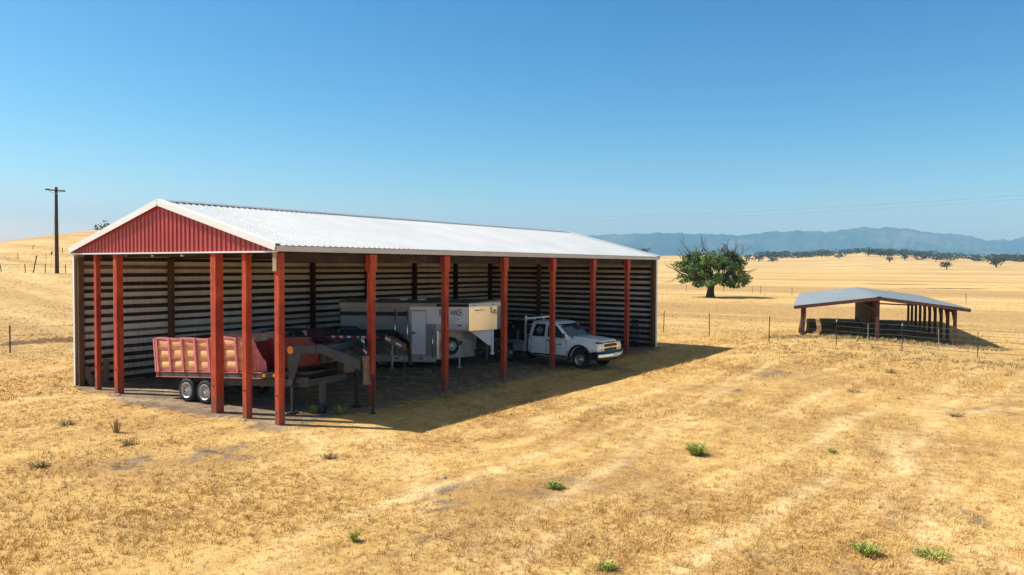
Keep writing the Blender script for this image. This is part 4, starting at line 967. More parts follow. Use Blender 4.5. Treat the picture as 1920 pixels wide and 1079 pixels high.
for nm, x, y, ln, tilt, lab in (('board', -11.28, .42, .75, 14, 'short pale board leaning on the back wall at the left corner'), ('board', -11.2, .85, .95, -9, 'longer weathered board leaning on the back wall beside the short pale one')):
    b = empty('board', (x, y, 0), 0, lab, 'board', 'boards leaning in the left corner'); b.rotation_euler = (R(tilt), R(-12), 0)
    MB().box(-.03,.03,-.1,.1,0,ln).build('plank', M['weathered'], b, bevel=.005)

# ------------------------------------------------------------------ low open cattle shelter
h_ = R(13.3); SX, SY = 5.44, 33.42
sh = empty('cattle_shelter', (SX, SY, 0), h_, 'low open sided cattle shelter with grey metal roof and weathered red posts', 'shelter')
SWd, SLn = 9.3, 22.8
def sroof(u): return 2.16 + (2.76-2.16)*(1-abs(u-SWd/2)/(SWd/2)) + .05*u/SWd
for s_ in (0, 1):
    m = MB(); vs = []; hs2 = rib_profile(SLn, .3, .02, .04); A = SWd/2; B = 0 if s_ == 0 else SWd
    for uu in (A, B):
        for q, hh in zip(*hs2): vs.append((uu, q, sroof(uu)+hh+.03))
    n = len(hs2[0]); m.add(vs, [(i, i+1, n+i+1, n+i) for i in range(n-1)]); m.add([(A,0,sroof(A)+.02),(A,SLn,sroof(A)+.02),(B,SLn,sroof(B)+.02),(B,0,sroof(B)+.02)], [(0,1,2,3)])
    m.build('roof', M['grey_roof'], sh, fix=False)
MB().box(SWd/2-.12, SWd/2+.12, -.02, SLn+.02, sroof(SWd/2)+.045, sroof(SWd/2)+.06).build('ridge_cap', M['grey_roof'], sh)
for v_ in (.02, SLn-.06):
    for s_ in (0, 1):
        m = MB(); B = .02 if s_ == 0 else SWd-.02
        m.beam((SWd/2, v_, sroof(SWd/2)-.08), (B, v_, sroof(B)-.08), .05, .18); m.build('rafter', M['rust_brown'], sh)
for k in range(1, 10):
    m = MB(); v_ = k*2.35
    for s_ in (0, 1):
        B = .02 if s_ == 0 else SWd-.02; m.beam((SWd/2, v_, sroof(SWd/2)-.08), (B, v_, sroof(B)-.08), .05, .16)
    m.build('rafter', M['rust_brown'], sh)
def lpost(u, v_, w_, mat='rust_brown', name='post'):
    c2, s2_ = math.cos(h_), math.sin(h_); wx, wy = SX+u*c2-v_*s2_, SY+u*s2_+v_*c2; g_ = gzf(wx, wy)
    h = sroof(u)-.14; return MB().box(-w_/2, w_/2, -w_/2, w_/2, g_-.2, h).build(name, M[mat], sh, loc=(u, v_, 0), bevel=.01)
for k in range(10):
    v_ = .25+k*2.42
    lpost(.5, v_, .17); lpost(8.55, v_, .17)
    lpost(4.6, v_, .2)
    if k < 9:
        m = MB(); m.beam((8.52, v_+.1, 1.45), (8.52, v_+.85, 2.05), .06, .09); m.build('knee_brace', M['rust_brown'], sh)
m = MB(); m.beam((4.55,.25,1.95),(3.8,.25,2.42),.06,.1); m.beam((4.65,.2,2.42),(6.6,.2,2.36),.06,.08); m.build('knee_brace', M['rust_brown'], sh)
for u in (.5, 4.6, 8.55):
    m = MB(); m.beam((u, .1, sroof(u)-.24), (u, SLn-.3, sroof(u)-.24), .1, .2); m.build('beam', M['rust_brown'], sh)
m = MB(); m.box(4.5,4.62,4.2,SLn-1,.35,2.0); m.build('centre_partition', M['rust_brown'], sh)
m = MB(); m.box(.55,.62,3,SLn-1,.5,1.0); m.box(.3,.4,.6,SLn-1,.5,.8); m.build('feed_rail', M['rust_brown'], sh)
def wl(u, v_):
    c2, s2_ = math.cos(h_), math.sin(h_); x, y = SX+u*c2-v_*s2_, SY+u*s2_+v_*c2; return x, y, gzf(x, y)
kb = empty('concrete_curb', (SX, SY, 0), h_, 'low pale concrete curb along the open front of the cattle shelter', 'curb')
m = MB()
for i in range(12):
    u0, u1 = -.4+i*.82, -.4+(i+1)*.82; g0, g1 = wl(u0, -.2)[2], wl(u1, -.2)[2]
    m.beam((u0,-.25,g0-.08), (u1,-.25,g1-.08), .22, .24)
m.build('curb', M['concrete'], kb)

# ------------------------------------------------------------------ fences
def fence(name, pts, ph, label, group=None, pr=.03, wires=4, mat='chassis', lean=0, cap=False, wr=.006, tall=(), open_end=False):
    x0, y0 = pts[0]; root = empty(name, (x0, y0, 0), 0, label, 'fence', group); rg = random.Random(hash(name) % 97+len(pts)); tops = []
    for i, (x, y) in enumerate(pts):
        z = gzf(x, y); lx, ly = rg.uniform(-lean, lean), rg.uniform(-lean, lean); h = ph*(1.0 if i not in tall else 1.5)
        if open_end and i == len(pts)-1: tops.append((x-x0, y-y0, z, 0, 0, ph)); continue
        p = MB().tube([(0,0,-.3),(lx*.5,ly*.5,h*.5),(lx,ly,h)], pr if i not in tall else pr*1.8, 6).build('post', M[mat], root, loc=(x-x0, y-y0, z))
        if cap: MB().tube([(lx,ly,h-.12),(lx,ly,h+.005)], pr*1.3, 6).build('post_cap', M['white_post'], p)
        tops.append((x-x0, y-y0, z, lx, ly, ph))
    for k in range(wires):
        m = MB()
        for a, b in zip(tops[:-1], tops[1:]):
            f_ = (k+1)/(wires+.25); pa = Vector((a[0]+a[3]*f_, a[1]+a[4]*f_, a[2]+ph*f_)); pb = Vector((b[0]+b[3]*f_, b[1]+b[4]*f_, b[2]+ph*f_)); mid = (pa+pb)/2-Vector((0,0,.03))
            m.tube([pa, mid, pb], wr, 4)
        m.build('wire', M['galv'] if wr > .01 else M['frame_grey'], root)
    return root
fence('wire_fence', [(-13.0,37.0),(-8.4,36.2),(-3.73,35.25),(.13,33.67),(4.72,30.94),(8.55,30.21)], 1.42, 'barbed wire fence with thin dark steel posts right of the barn', pr=.028, wires=3, wr=.004, lean=.04, open_end=True)
sf = fence('pen_fence', [(8.55,30.21),(11.72,30.52),(15.11,30.4),(19.5,31.5),(24.,33)], 1.45, 'wire and rail pen fence crossing in front of the cattle shelter', pr=.019, wires=5, wr=.009, cap=True)
m = MB()
for q in ((10.1,30.36),(13.4,30.45)):
    z = gzf(*q); m = MB(); m.tube([(q[0]-8.55,q[1]-30.21,z+.2),(q[0]-8.55,q[1]-30.21,z+1.3)], .016, 6); m.build('stay', M['galv'], sf)
fence('far_pasture_fence', [(-60,126),(-48,123),(-36,119.5),(-28,117),(-22.4,115.2),(-20.7,114),(-15,112),(-8,110),(0,107),(9.9,101),(20,97),(34,93)], 1.3, 'distant thin wire fence running across the pasture behind the big green tree', pr=.035, wires=2, wr=.008, lean=.08)
fence('corner_fence', [(-27.5,-6),(-25.4,3.2),(-21.5,13),(-17.5,23)], 1.42, 'wire fence with a single dark steel post left of the barn', pr=.035, wires=3, wr=.005)
fence('pasture_fence', [(-76.5,12.5),(-73.2,17),(-71.9,20.6),(-70.5,22.3),(-69.9,24.0),(-68.9,25.6),(-68.3,27.4),(-66,34)], .95, 'old fence of leaning dark posts around the utility pole on the left slope', pr=.045, wires=3, lean=.2, wr=.008)
fence('hill_fence', [(-97,22),(-95,27),(-92.7,30.5),(-91,33.2),(-89.5,37),(-88,42)], .9, 'faint wire fence higher up the left slope behind the utility pole', pr=.03, wires=3, lean=.06, wr=.008)
for x, y, lx, ly, h, lab in ((-126.1,46.0,.3,.25,.8,'leaning dark post on the hill left of the utility pole'), (-113.5,45.3,.0,.05,.85,'upright one of two dark posts on the hill between pole and barn'), (-111.3,46.0,.25,.3,.9,'slanting one of two dark posts on the hill between pole and barn'), (-70.2,22.9,.35,.28,1.85,'tall slanting dark post just left of the utility pole')):
    z = gzf(x, y); o = MB().tube([(0,0,-.3),(lx*.5,ly*.5,h*.5),(lx,ly,h)], .06 if h > 1.3 else .05, 7).build('wooden_post', M['pole'], loc=(x, y, z)); tag(o, lab, 'post', 'old wooden posts on the left slope')

# ------------------------------------------------------------------ utility pole, overhead cables
px_, py_ = -68.55, 24.58; pz = gzf(px_, py_)
up_ = empty('utility_pole', (px_, py_, pz), R(26), 'dark wooden utility pole with one crossarm standing on the left slope', 'utility pole')
MB().tube([(0,0,-.5),(0,0,4.6),(.03,0,9.2)], [.21,.18,.14], 12).build('pole', M['pole'], up_, auto=40)
m = MB(); m.beam((-1.12,-.17,8.95),(1.22,-.17,8.72),.1,.13); m.build('crossarm', M['pole'], up_)
m = MB(); m.beam((-.7,-.2,8.86),(.02,-.2,8.4),.03,.04); m.beam((.75,-.2,8.72),(.02,-.2,8.4),.03,.04); m.build('brace', M['galv'], up_)
for x in (-1.0, -.75, .85, 1.1): MB().lathe([(.03,0),(.06,.03),(.04,.06),(.06,.09),(.03,.12),(.001,.13)], 10, 'Z', (x,-.17,9.0-.09*(x+1.1)/1.0-.0)).build('insulator', M['glass'], up_)
m = MB(); m.tube([(0,0,8.3),(-1.15,.4,.0)], .012, 4); m.build('guy_wire', M['galv'], up_)
MB().tube([(-.83,.29,2.35),(-.88,.305,2.0)], .07, 6).build('guy_insulator', M['chassis'], up_)
def cable(p, q, sag, lab):
    pts = []
    for i in range(25):
        t = i/24; v = Vector(p).lerp(Vector(q), t); v.z -= sag*4*t*(1-t); pts.append(v-Vector(p))
    o = MB().tube(pts, .008, 4).build('overhead_cable', M['cable'], loc=p); tag(o, lab, 'cable', 'power lines in the right sky')
cable((-76.8,143.,16.4), (50,105,15.6), 1.2, 'upper one of two thin overhead power lines in the sky at right')
cable((-76.8,142.,15.4), (50,104,15.1), 1.2, 'lower one of two thin overhead power lines in the sky at right')

# ------------------------------------------------------------------ trees
def leafmesh(name, centers, sizes, tones, mat, parent, seed, flat=.0, per=1):
    rs = np.random.RandomState(seed); n = len(centers); c = np.array(centers); s = np.array(sizes)
    a = rs.normal(size=(n,3)); a /= np.linalg.norm(a, axis=1)[:,None]; b = np.cross(a, rs.normal(size=(n,3))); b /= np.linalg.norm(b, axis=1)[:,None]
    a = a*s[:,None]; b = b*s[:,None]*.6
    v = np.stack([c-a*.5, c-b*.5, c+a*.5, c+b*.5], 1); me = bpy.data.meshes.new(name)
    me.vertices.add(n*4); me.vertices.foreach_set('co', v.ravel()); me.loops.add(n*4); me.loops.foreach_set('vertex_index', np.arange(n*4, dtype=np.int32))
    me.polygons.add(n); me.polygons.foreach_set('loop_start', np.arange(n, dtype=np.int32)*4); me.update(calc_edges=True)
    t = np.repeat(np.array(tones), 4); at = me.color_attributes.new('tone', 'FLOAT_COLOR', 'POINT'); at.data.foreach_set('color', np.stack([t,t,t,np.ones_like(t)], -1).ravel().astype(np.float32))
    me.materials.append(mat); o = bpy.data.objects.new(name, me); col.objects.link(o); o.parent = parent; return o
def big_tree():
    x, y = -22.44, 95.24; z = gzf(x, y); rg = random.Random(12)
    # local x axis across the view
    t = empty('broadleaf_tree', (x, y, z), YAW, 'big spreading green tree with bare dead branches on top, beyond the barn', 'tree')
    m = MB(); m.tube([(0,0,-.4),(-.02,0,.5),(.05,0,1.3),(.15,.02,2.1)], [.85,.62,.5,.52], 14)
    tips = []
    def limb(p, d, ln, r, lev):
        pts = [Vector(p)]; rs_ = [r]; dd = Vector(d).normalized(); n = 5
        for i in range(n):
            dd = (dd + Vector((rg.uniform(-.25,.25), rg.uniform(-.25,.25), rg.uniform(-.08,.16)))).normalized(); pts.append(pts[-1]+dd*ln/n); rs_.append(r*(1-.6*(i+1)/n))
            if lev < 3 and i >= 1:
                sd = (dd + Vector((rg.uniform(-1,1), rg.uniform(-1,1), rg.uniform(-.5,.6)))).normalized(); limb(pts[-1], sd, ln*.6, r*.5, lev+1)
        if r > .02: m.tube(pts, rs_, 7 if lev < 2 else 5)
        if lev >= 1: tips.extend(pts[2:])
    for d in ((-1,.1,.7),(-.6,-.5,.8),(-.15,.5,1),(.3,-.4,1),(.7,.4,.75),(1,-.15,.6),(-.9,.6,.45),(.8,-.7,.5)): limb((0.1,0,1.8), d, 3.9, .26, 0)
    m.build('trunk', M['bark'], t, auto=60)
    # leaf clumps
    def env(p):    # crown envelope: wide flat mushroom with an uneven edge
        X, Y, Z = p; R_ = 5.6 if X > 0 else 5.2
        q = math.hypot(X/R_, Y/4.7); n = mnoise.noise(Vector((X*.45, Y*.45, Z*.45+7)))
        lim = 1+.32*n
        zlo = 1.75+.35*math.sin(X*1.7)+.5*mnoise.noise(Vector((X*.7,Y*.7,2))); zhi = 6.7+.55*math.exp(-((X-3.1)/1.3)**2)+.35*math.exp(-((X+3.2)/1.2)**2)-.45*math.exp(-((X+.9)/.7)**2)+.5*n-1.9*q**3
        if X < -3.4: zlo += .9*(-3.4-X)
        if X > 4.9: zlo += .5
        return q < lim and zlo < Z < zhi
    cl = []; k = 0
    while len(cl) < 210 and k < 20000:
        k += 1
        if k % 3: p = (rg.uniform(-6,6.4), rg.uniform(-5,5), rg.uniform(1.6,7.6))
        else:
            q = rg.choice(tips); p = (q.x+rg.gauss(0,.4), q.y+rg.gauss(0,.4), q.z+rg.gauss(0,.4))
        if env(p):
            q = math.hypot(p[0]/5.4, p[1]/4.7)
            if q < .45 and p[2] < 4.5 and rg.random() < .75: continue
            # gap in the middle where the field shows through
            if abs(p[0]+.9) < .7 and 3.3 < p[2] < 5.0 and rg.random() < .93: continue
            cl.append((p, rg.uniform(.45,.85)))
    C, S, T = [], [], []
    for (p, r) in cl:
        tb = rg.uniform(.1,.75)
        for i in range(int(95*r/.65)):
            u = [rg.gauss(0,1) for _ in range(3)]; l = math.sqrt(sum(a*a for a in u)); q = r*rg.uniform(.35,1.05)
            C.append((p[0]+u[0]/l*q*1.15, p[1]+u[1]/l*q*1.15, p[2]+u[2]/l*q*.75)); S.append(rg.uniform(.2,.4)); T.append(min(1, max(0, tb+rg.gauss(0,.17))))
    for i in range(1400):   # loose outer sprays
        p = (rg.uniform(-6.3,6.6), rg.uniform(-5,5), rg.uniform(1.6,7.9)); q = (p[0]*.94, p[1]*.94, 4+(p[2]-4)*.93)
        if env(q) and not env((p[0]*1.1, p[1]*1.1, 4+(p[2]-4)*1.1)): C.append(p); S.append(rg.uniform(.18,.32)); T.append(rg.uniform(.3,1))
    leafmesh('crown', C, S, T, M['leaf'], t, 5)
    m = MB()      # dead branches above the crown
    def dead(p, d, ln, r, lev=0):
        pts = [Vector(p)]; dd = Vector(d).normalized(); rs_ = [r]
        for i in range(6):
            dd = (dd+Vector((rg.uniform(-.3,.3), rg.uniform(-.2,.2), rg.uniform(-.12,.2)))).normalized(); pts.append(pts[-1]+dd*ln/6); rs_.append(r*(1-.7*(i+1)/6))
            if lev < 2 and i > 0 and rg.random() < .75: dead(pts[-1], (dd+Vector((rg.uniform(-.9,.9), rg.uniform(-.5,.5), rg.uniform(-.1,.5)))), ln*.42, r*.5, lev+1)
        m.tube(pts, rs_, 5)
    t.scale = (.95,.95,.97)
    for p, d, ln in (((-2.6,0,5.6),(-.55,0,1),3.2),((-2.2,0,5.6),(.05,0,1),2.6),((.1,0,5.2),(-.1,0,1),3.4),((.6,0,5.4),(.35,0,1),3.1),((2.9,0,6.0),(.1,0,1),2.4),((-2.8,0,5.8),(-1,0,.25),2.),((3.5,0,6),(1,0,.35),2.3),((-4.2,.5,3.4),(-1,0,-.25),2.2),((5.,.5,4.),(1,0,-.25),1.8),((1.3,0,6),(.1,.1,1),1.6)):
        dead(p, d, ln, .075)
    m.build('dead_branches', M['deadwood'], t)
big_tree()
def oak(x, y, w_, h_, label, seed, n=420, group='scattered oaks on the far pasture', trunk=True, nm='oak_tree'):
    z = gzf(x, y); rg = random.Random(seed); t = empty(nm, (x, y, z), rg.uniform(0,6), label, 'tree', group)
    m = MB(); th = h_*.35; m.tube([(0,0,-.5),(.1,0,th*.5),(0,.1,th)], [w_*.05,w_*.04,w_*.045], 7)
    for k in range(5):
        a = k*1.26+rg.random(); m.tube([(0,0,th*.8),(math.cos(a)*w_*.18,math.sin(a)*w_*.18,h_*.55),(math.cos(a)*w_*.3,math.sin(a)*w_*.3,h_*.7)], [w_*.025,w_*.015,w_*.006], 5)
    m.build('trunk', M['bark'], t)
    C, S, T = [], [], []; cs = []
    for k in range(26):
        a = rg.uniform(0,6.28); q = math.sqrt(rg.random())*.42; zz = rg.uniform(.3,.82)
        if q > .25: zz = min(zz, .72)
        cs.append((math.cos(a)*q*w_, math.sin(a)*q*w_, zz*h_))
    for i in range(n):
        c = rg.choice(cs); u = [rg.gauss(0,1) for _ in range(3)]; l = math.sqrt(sum(a*a for a in u)); r = w_*.15*rg.uniform(.4,1.05)
        C.append((c[0]+u[0]/l*r, c[1]+u[1]/l*r, max(h_*.12, c[2]+u[2]/l*r*.8*min(1,h_/w_*1.3)))); S.append(w_*rg.uniform(.06,.11)); T.append(min(1, max(0, .45+rg.gauss(0,.25))))
    leafmesh('crown', C, S, T, M['oak'], t, seed); return t
OAKS = [(-203.7,1075,13,7.5,'rounded dark oak standing alone at the left foot of the wooded hill'),
 (-188,1196,14,11.5,'broad oak at the edge of the hilltop woodland above the shelter'),
 (-172,1196,13,10.5,'oak right beside the broad one at the edge of the hilltop woodland'),
 (-117,907,9.5,7.5,'compact dark oak on the slope in the middle of the far pasture'),
 (-118.5,1035,14,9.5,'wide dark oak right of the compact one on the far slope'),
 (-86.6,1055,13,9,'oak with a low left branch near the distant woodland edge'),
 (-44.2,700.5,11,7.5,'nearest of the far oaks, standing out on the open pasture at right'),
 (-14.8,829,19,10,'very wide spreading dark oak at the far right of the pasture'),
 (-255.8,947,13.5,6.5,'small grey green oak on open ground right of the big green tree'),
 (-279.5,970,17,9.5,'low dark oak just right of the big green tree crown'),
 (-305,1010,15,9,'second low dark oak partly behind the big green tree crown'),
 (-152,1130,16,10.5,'oak tucked between the hilltop woodland and the compact oak')]
for i, (x, y, a, b, lab) in enumerate(OAKS): oak(x, y, a, b, lab, 30+i)
oak(-565,1228,30,19,'dark round topped oak peeking over the far end of the barn roof',60, group=None)
oak(-208,100,7.6,6.2,'lone dark tree on the hill skyline behind the left end of the barn roof',61, 300, group=None)
# far woodland that reads as one mass
def woodland():
    rs = np.random.RandomState(8); C, S, T = [], [], []
    prof = [(1425,486),(1450,484),(1480,482),(1510,480),(1540,479.5),(1560,476),(1600,474.5),(1640,474.5),(1680,477),(1720,479),(1760,482),(1800,484),(1850,486.5),(1900,488),(1990,490)]
    for i in range(150):
        u = rs.uniform(1420, 2000); D = rs.uniform(1230, 1560) if u < 1700 else rs.uniform(1000, 1380)
        tx = (u-960)/1410; x = CAM.x + D*(fw.x+tx*rt.x); y = CAM.y + D*(fw.y+tx*rt.y); z = gzf(x, y); w_ = rs.uniform(14,26); h = rs.uniform(6.5,11)
        for k in range(90):
            v = rs.normal(size=3); v /= np.linalg.norm(v); C.append((x+v[0]*w_*.5, y+v[1]*w_*.5, z+h*.5+v[2]*h*.5)); S.append(rs.uniform(2,3.6)); T.append(np.clip(rs.normal(.4,.25),0,1))
    o = leafmesh('far_woodland', C, S, T, M['oak'], None, 3); tag(o, 'dark band of distant oak woodland along the horizon at right', 'woodland', kind='stuff')
woodland()
def town():
    rs = np.random.RandomState(4); m = MB()
    for i in range(420):
        u = rs.uniform(1640, 2100); D = rs.uniform(2600, 4300); tx = (u-960)/1410; x = CAM.x + D*(fw.x+tx*rt.x); y = CAM.y + D*(fw.y+tx*rt.y); z = gzf(x, y)
        s = rs.uniform(8,30); m.box(x-s, x+s, y-s*.6, y+s*.6, z-2, z+rs.uniform(4,9))
    o = m.build('distant_town', simple('pale_buildings', (.65,.6,.55), .8), fix=False); tag(o, 'pale band of distant valley buildings below the blue mountains', 'town', kind='stuff')
town()

# ------------------------------------------------------------------ mountains
def mountains():
    P1 = [(640,486),(700,480),(880,466),(960,455),(1040,447),(1100,443),(1137,438.5),(1169,440),(1225,436),(1267,438),(1308,437.5),(1379,441),(1417,438),(1446,434),(1500,432),(1544,435),(1587,429.5),(1622,426),(1642,427.5),(1664,425),(1719,432),(1751,437),(1815,440.5),(1839,449),(1865,454),(1890,451),(1920,443),(1990,436),(2100,441),(2400,455),(2600,470)]
    P2 = [(1500,470),(1700,462),(1800,453),(1850,450.5),(1881,449),(1930,452),(2100,460),(2300,470)]
    a = N('mountain_slopes', .95, 0, .1); v = a.pos((.0009,.0009,.0014)); c = a.ramp(a.noise(v, 1.6, 7, .68), [(.40,(.012,.035,.03)),(.52,(.05,.07,.06)),(.64,(.17,.14,.12))])
    a.color(c)
    for idx, (P, D0, D1, D2, sd_) in enumerate(((P1, 6300, 8200, 9000, 1), (P2, 9300, 10500, 11200, 2))):
        us = np.arange(P[0][0], P[-1][0]+1, 4.); sk = np.interp(us, [p[0] for p in P], [p[1] for p in P]); sk = sk + 1.2*np.sin(us*.11)*np.sin(us*.037+1)+.6*np.sin(us*.31)
        m = MB(); nS = 46; n = len(us)
        for j in range(nS):
            s = j/(nS-1); D = D0+(D1-D0)*min(1, s/.85) if s < .85 else D1+(D2-D1)*(s-.85)/.15
            for i, u in enumerate(us):
                tx = (u-960)/1410; hy = 499.6-(u-960)*-.0044; top = CAM.z+(hy-sk[i])*D1/1410; q = s/.85 if s < .85 else 1-(s-.85)/.15*.4
                rid = abs(mnoise.noise(Vector((u*.021+sd_*9, D*.00075, .3))))*1.0+.5*abs(mnoise.noise(Vector((u*.06, D*.002, 4.))))
                e = (q**1.15)*top + 60*(1-q)
                e -= rid*top*.38*min(1, q*3)*(1-q)**.6 if s < .85 else 0
                m.v.append((CAM.x+D*(fw.x+tx*rt.x), CAM.y+D*(fw.y+tx*rt.y), e if j else -20))
        for j in range(nS-1):
            for i in range(n-1): m.f.append((j*n+i, j*n+i+1, (j+1)*n+i+1, (j+1)*n+i)); m.m.append(0)
        o = m.build('mountains', a.m, smooth=True, fix=False); tag(o, kind='structure')
mountains()

# ------------------------------------------------------------------ weeds, shrubs, stones
def tuft(name, x, y, rad, h, n, mat, label, cat, group, seed, wdt=.018):
    rg = random.Random(seed); z = gzf(x, y); C = MB(); tones = []
    for i in range(n):
        a = rg.uniform(0,6.28); q = rad*.35*math.sqrt(rg.random()); tilt = rg.uniform(.1,1)*rad; hh = h*rg.uniform(.45,1)
        p = Vector((math.cos(a)*q, math.sin(a)*q, -.01)); e = p+Vector((math.cos(a)*tilt, math.sin(a)*tilt, hh)); w2 = Vector((-math.sin(a), math.cos(a), 0))*wdt/2
        mid = (p+e)/2+Vector((0,0,hh*.15)); C.add([p-w2, p+w2, mid+w2*.8, mid-w2*.8, e], [(0,1,2,3),(3,2,4)]); t = rg.random(); tones += [t*.6,t*.6,t,t,t]
        for k in range(3):
            f_ = rg.uniform(.4,1); b = p.lerp(e, f_)+Vector((0,0,hh*.1)); d = Vector((rg.uniform(-1,1),rg.uniform(-1,1),rg.uniform(0,1)))*wdt*2.2; s_ = Vector((rg.uniform(-1,1),rg.uniform(-1,1),0))*wdt*.7
            C.add([b, b+d*.5+s_, b+d, b+d*.5-s_], [(0,1,2,3)]); tones += [t]*4
    o = C.build(name, M[mat], loc=(x, y, z), fix=False)
    at = o.data.color_attributes.new('tone', 'FLOAT_COLOR', 'POINT'); t = np.array(tones); at.data.foreach_set('color', np.stack([t,t,t,np.ones_like(t)], -1).ravel().astype(np.float32))
    return tag(o, label, cat, group)
GW = 'green weeds dotted over the dry yard'; DW = 'dry weeds and stalks in the yard'
for i, (x, y, r, h, n, mt, lab, g_) in enumerate([
 (10.84,3.81,.32,.3,300,'weed','roundest and brightest green weed clump, right of the middle of the yard',GW),
 (9.52,-.54,.2,.14,130,'weed','flat green weed clump in the centre foreground, nearest the frame middle',GW),
 (8.42,-4.98,.12,.2,50,'weed','thin upright green weed at the bottom left of the centre',GW),
 (15.37,-.70,.25,.2,170,'weed','green weed with a dark shadow at the bottom right, left one of two',GW),
 (16.24,-.21,.3,.12,120,'weed','spread out green weed at the bottom right, right one of two',GW),
 (12.32,-3.65,.22,.15,60,'weed','sparse green weed cut by the bottom edge right of the centre',GW),
 (-4.8,-3.4,.3,.1,110,'dryweed','low grey green tuft in the yard below the left end of the barn',DW),
 (-2.81,-3.06,.22,.5,40,'dryweed','tall dry branching stalk in the yard below the second red post',DW),
 (-.5,1.77,.25,.28,60,'weed','small green weed at the shadow edge below the trailer jack',GW),
 (.28,2.13,.3,.35,55,'weed','leafy green weed at the shadow edge left of the second side post',GW),
 (-.65,-5.87,.3,.14,90,'dryweed','low pale weed at the far left of the foreground',DW),
 (-1.06,-3.68,.25,.2,70,'dryweed','yellowish weed just right of the tall dry stalk',DW),
 (12.06,16.02,.35,.12,80,'dryweed','flattened brown tuft on the mown ground beyond the barn shadow',DW),
 (15.49,13.01,.3,.15,80,'dryweed','dull olive tuft on the mown ground at the right',DW),
 (12.4,22.18,.4,.25,90,'dryweed','shaggy dry tuft on the ground in front of the pen fence',DW),
 (13.48,5.85,.14,.12,60,'weed','tiny green weed beyond the roundest clump at right',GW),
 (4.0,-1.6,.25,.12,70,'dryweed','brown tuft left of the centre foreground in front of the corner post',DW),
 (19.5,6.5,.3,.15,70,'dryweed','pale tuft near the right edge of the yard',DW),
 (-30.5,2.,.9,.35,160,'weed','green patch of weeds on the slope at the far left edge',GW)]):
    tuft('weed' if mt == 'weed' else 'dry_weed', x, y, r, h, n, mt, lab, 'weed', g_, 70+i)
def undergrowth():
    rg = random.Random(5); C = MB(); tones = []
    for i in range(900):
        if i < 420: q = rg.uniform(-1.5, 11); x, y = SX+q*math.cos(h_)+rg.gauss(.15,.3)*math.sin(h_), SY+q*math.sin(h_)-abs(rg.gauss(.6,.5)); s = rg.uniform(.08,.24)
        else: a = rg.uniform(0,1); x = 4+a*17+rg.gauss(0,1); y = 28.2+rg.gauss(0,2.0); s = rg.uniform(.06,.2)
        z = gzf(x, y)
        for k in range(9):
            a = rg.uniform(0,6.28); b = Vector((x+rg.uniform(-.15,.15), y+rg.uniform(-.15,.15), z)); e = b+Vector((math.cos(a)*s*.5, math.sin(a)*s*.5, s*rg.uniform(.5,1))); w2 = Vector((-math.sin(a), math.cos(a), 0))*.02
            C.add([b-w2, b+w2, e], [(0,1,2)]); t = rg.uniform(.2,.9); tones += [t]*3
    o = C.build('dry_undergrowth', M['dryweed'], fix=False); at = o.data.color_attributes.new('tone', 'FLOAT_COLOR', 'POINT'); t = np.array(tones); at.data.foreach_set('color', np.stack([t,t,t,np.ones_like(t)], -1).ravel().astype(np.float32))
    tag(o, 'shaggy pale weeds growing along the front of the cattle shelter', 'weeds', kind='stuff')
undergrowth()
def shade_weeds():
    rg = random.Random(15); C = MB(); tones = []
    for i in range(170):
        x = rg.gauss(1.2, 1.0); y = rg.uniform(4, 15); s = rg.uniform(.03,.09); z = gzf(x, y)
        for k in range(8):
            a = rg.uniform(0,6.28); b = Vector((x+rg.uniform(-.12,.12), y+rg.uniform(-.12,.12), z)); e = b+Vector((math.cos(a)*s, math.sin(a)*s, s*rg.uniform(.5,1))); w2 = Vector((-math.sin(a), math.cos(a), 0))*.012
            C.add([b-w2, b+w2, e], [(0,1,2)]); t = rg.uniform(0,.5); tones += [t]*3
    o = C.build('ground_cover', M['weed'], fix=False); at = o.data.color_attributes.new('tone', 'FLOAT_COLOR', 'POINT'); t = np.array(tones); at.data.foreach_set('color', np.stack([t,t,t,np.ones_like(t)], -1).ravel().astype(np.float32))
    tag(o, 'thin low green weeds in the shaded ground along the open side of the barn', 'weeds', kind='stuff')
shade_weeds()
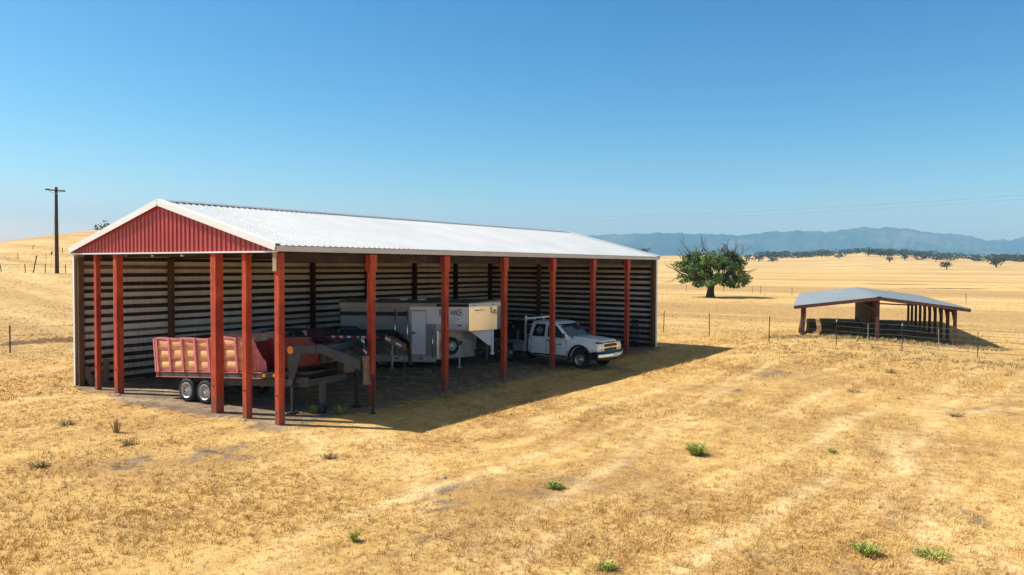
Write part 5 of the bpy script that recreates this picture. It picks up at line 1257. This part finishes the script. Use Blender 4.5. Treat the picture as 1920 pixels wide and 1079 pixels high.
def stone(x, y, s, lab, seed):
    rg = random.Random(seed); m = MB(); secs = []
    for i in range(7):
        th = math.pi*i/6; r = []
        for k in range(10):
            p = 2*math.pi*k/10; d = 1+.3*mnoise.noise(Vector((math.cos(p)*1.5+seed, math.sin(p)*1.5, th)))
            r.append((s*math.sin(th)*math.cos(p)*d*1.25, s*math.sin(th)*math.sin(p)*d*.9, s*.6*math.cos(th)*d))
        secs.append(r)
    m.loft(secs, cap=False); o = m.build('stone', M['stone'], loc=(x, y, gzf(x, y)+s*.18), smooth=True); tag(o, lab, 'stone', 'loose stones lying in the yard')
for i, (x, y, s, lab) in enumerate([(7.24,-1.33,.06,'flat pale stone in the yard left of the central green clump'), (1.44,-6.31,.05,'white chip of stone at the left foreground'), (8.2,-2.68,.035,'right one of a close pair of small stones in the centre foreground'),
 (8.18,-2.95,.03,'left dark one of a close pair of small stones in the centre foreground'), (5.17,-4.82,.05,'greyish flat stone at the lower left of the centre'), (-8.4,-.1,.07,'pale stone at the foot of the second red gable post'),
 (-2.3,-.32,.06,'small stone at the foot of the thickest red gable post'), (-1.2,-.22,.07,'round stone at the foot of the gable post next to the corner'), (3.99,-4.57,.04,'tiny bright pebble left of the greyish flat stone')]): stone(x, y, s, lab, i+1)
def gravel():
    rs = random.Random(3); m = MB()
    for i in range(1500):
        x = rs.gauss(-5,5.5) if i % 2 else rs.uniform(-1,20); y = rs.gauss(-1.6,1.6) if i % 2 else rs.uniform(-9,12); s = rs.uniform(.008,.028); z = gzf(x, y)
        a = rs.uniform(0,3.14); c2, s2_ = math.cos(a)*s, math.sin(a)*s
        m.add([(x+c2,y+s2_,z),(x-s2_,y+c2,z),(x-c2,y-s2_,z),(x+s2_,y-c2,z),(x+c2*.3,y,z+s*.9)], [(0,1,4),(1,2,4),(2,3,4),(3,0,4)])
    o = m.build('gravel', M['stone'], fix=False); tag(o, 'loose gravel and pebbles scattered over the yard', 'gravel', kind='stuff')
gravel()

# ------------------------------------------------------------------ air
def haze():
    m = MB(); m.box(-7600, 12000, -600, 12600, -40, 490); hm = bpy.data.materials.new('haze'); hm.use_nodes = True; t = hm.node_tree; t.nodes.clear()
    vo = t.nodes.new('ShaderNodeVolumePrincipled'); ou = t.nodes.new('ShaderNodeOutputMaterial'); t.links.new(vo.outputs[0], ou.inputs['Volume'])
    vo.inputs['Color'].default_value = (.40,.74,1,1); vo.inputs['Density'].default_value = 1.25e-4; vo.inputs['Anisotropy'].default_value = .0
    o = m.build('haze', hm); tag(o, 'thin blue summer haze over the whole valley', 'haze', kind='stuff')
haze()
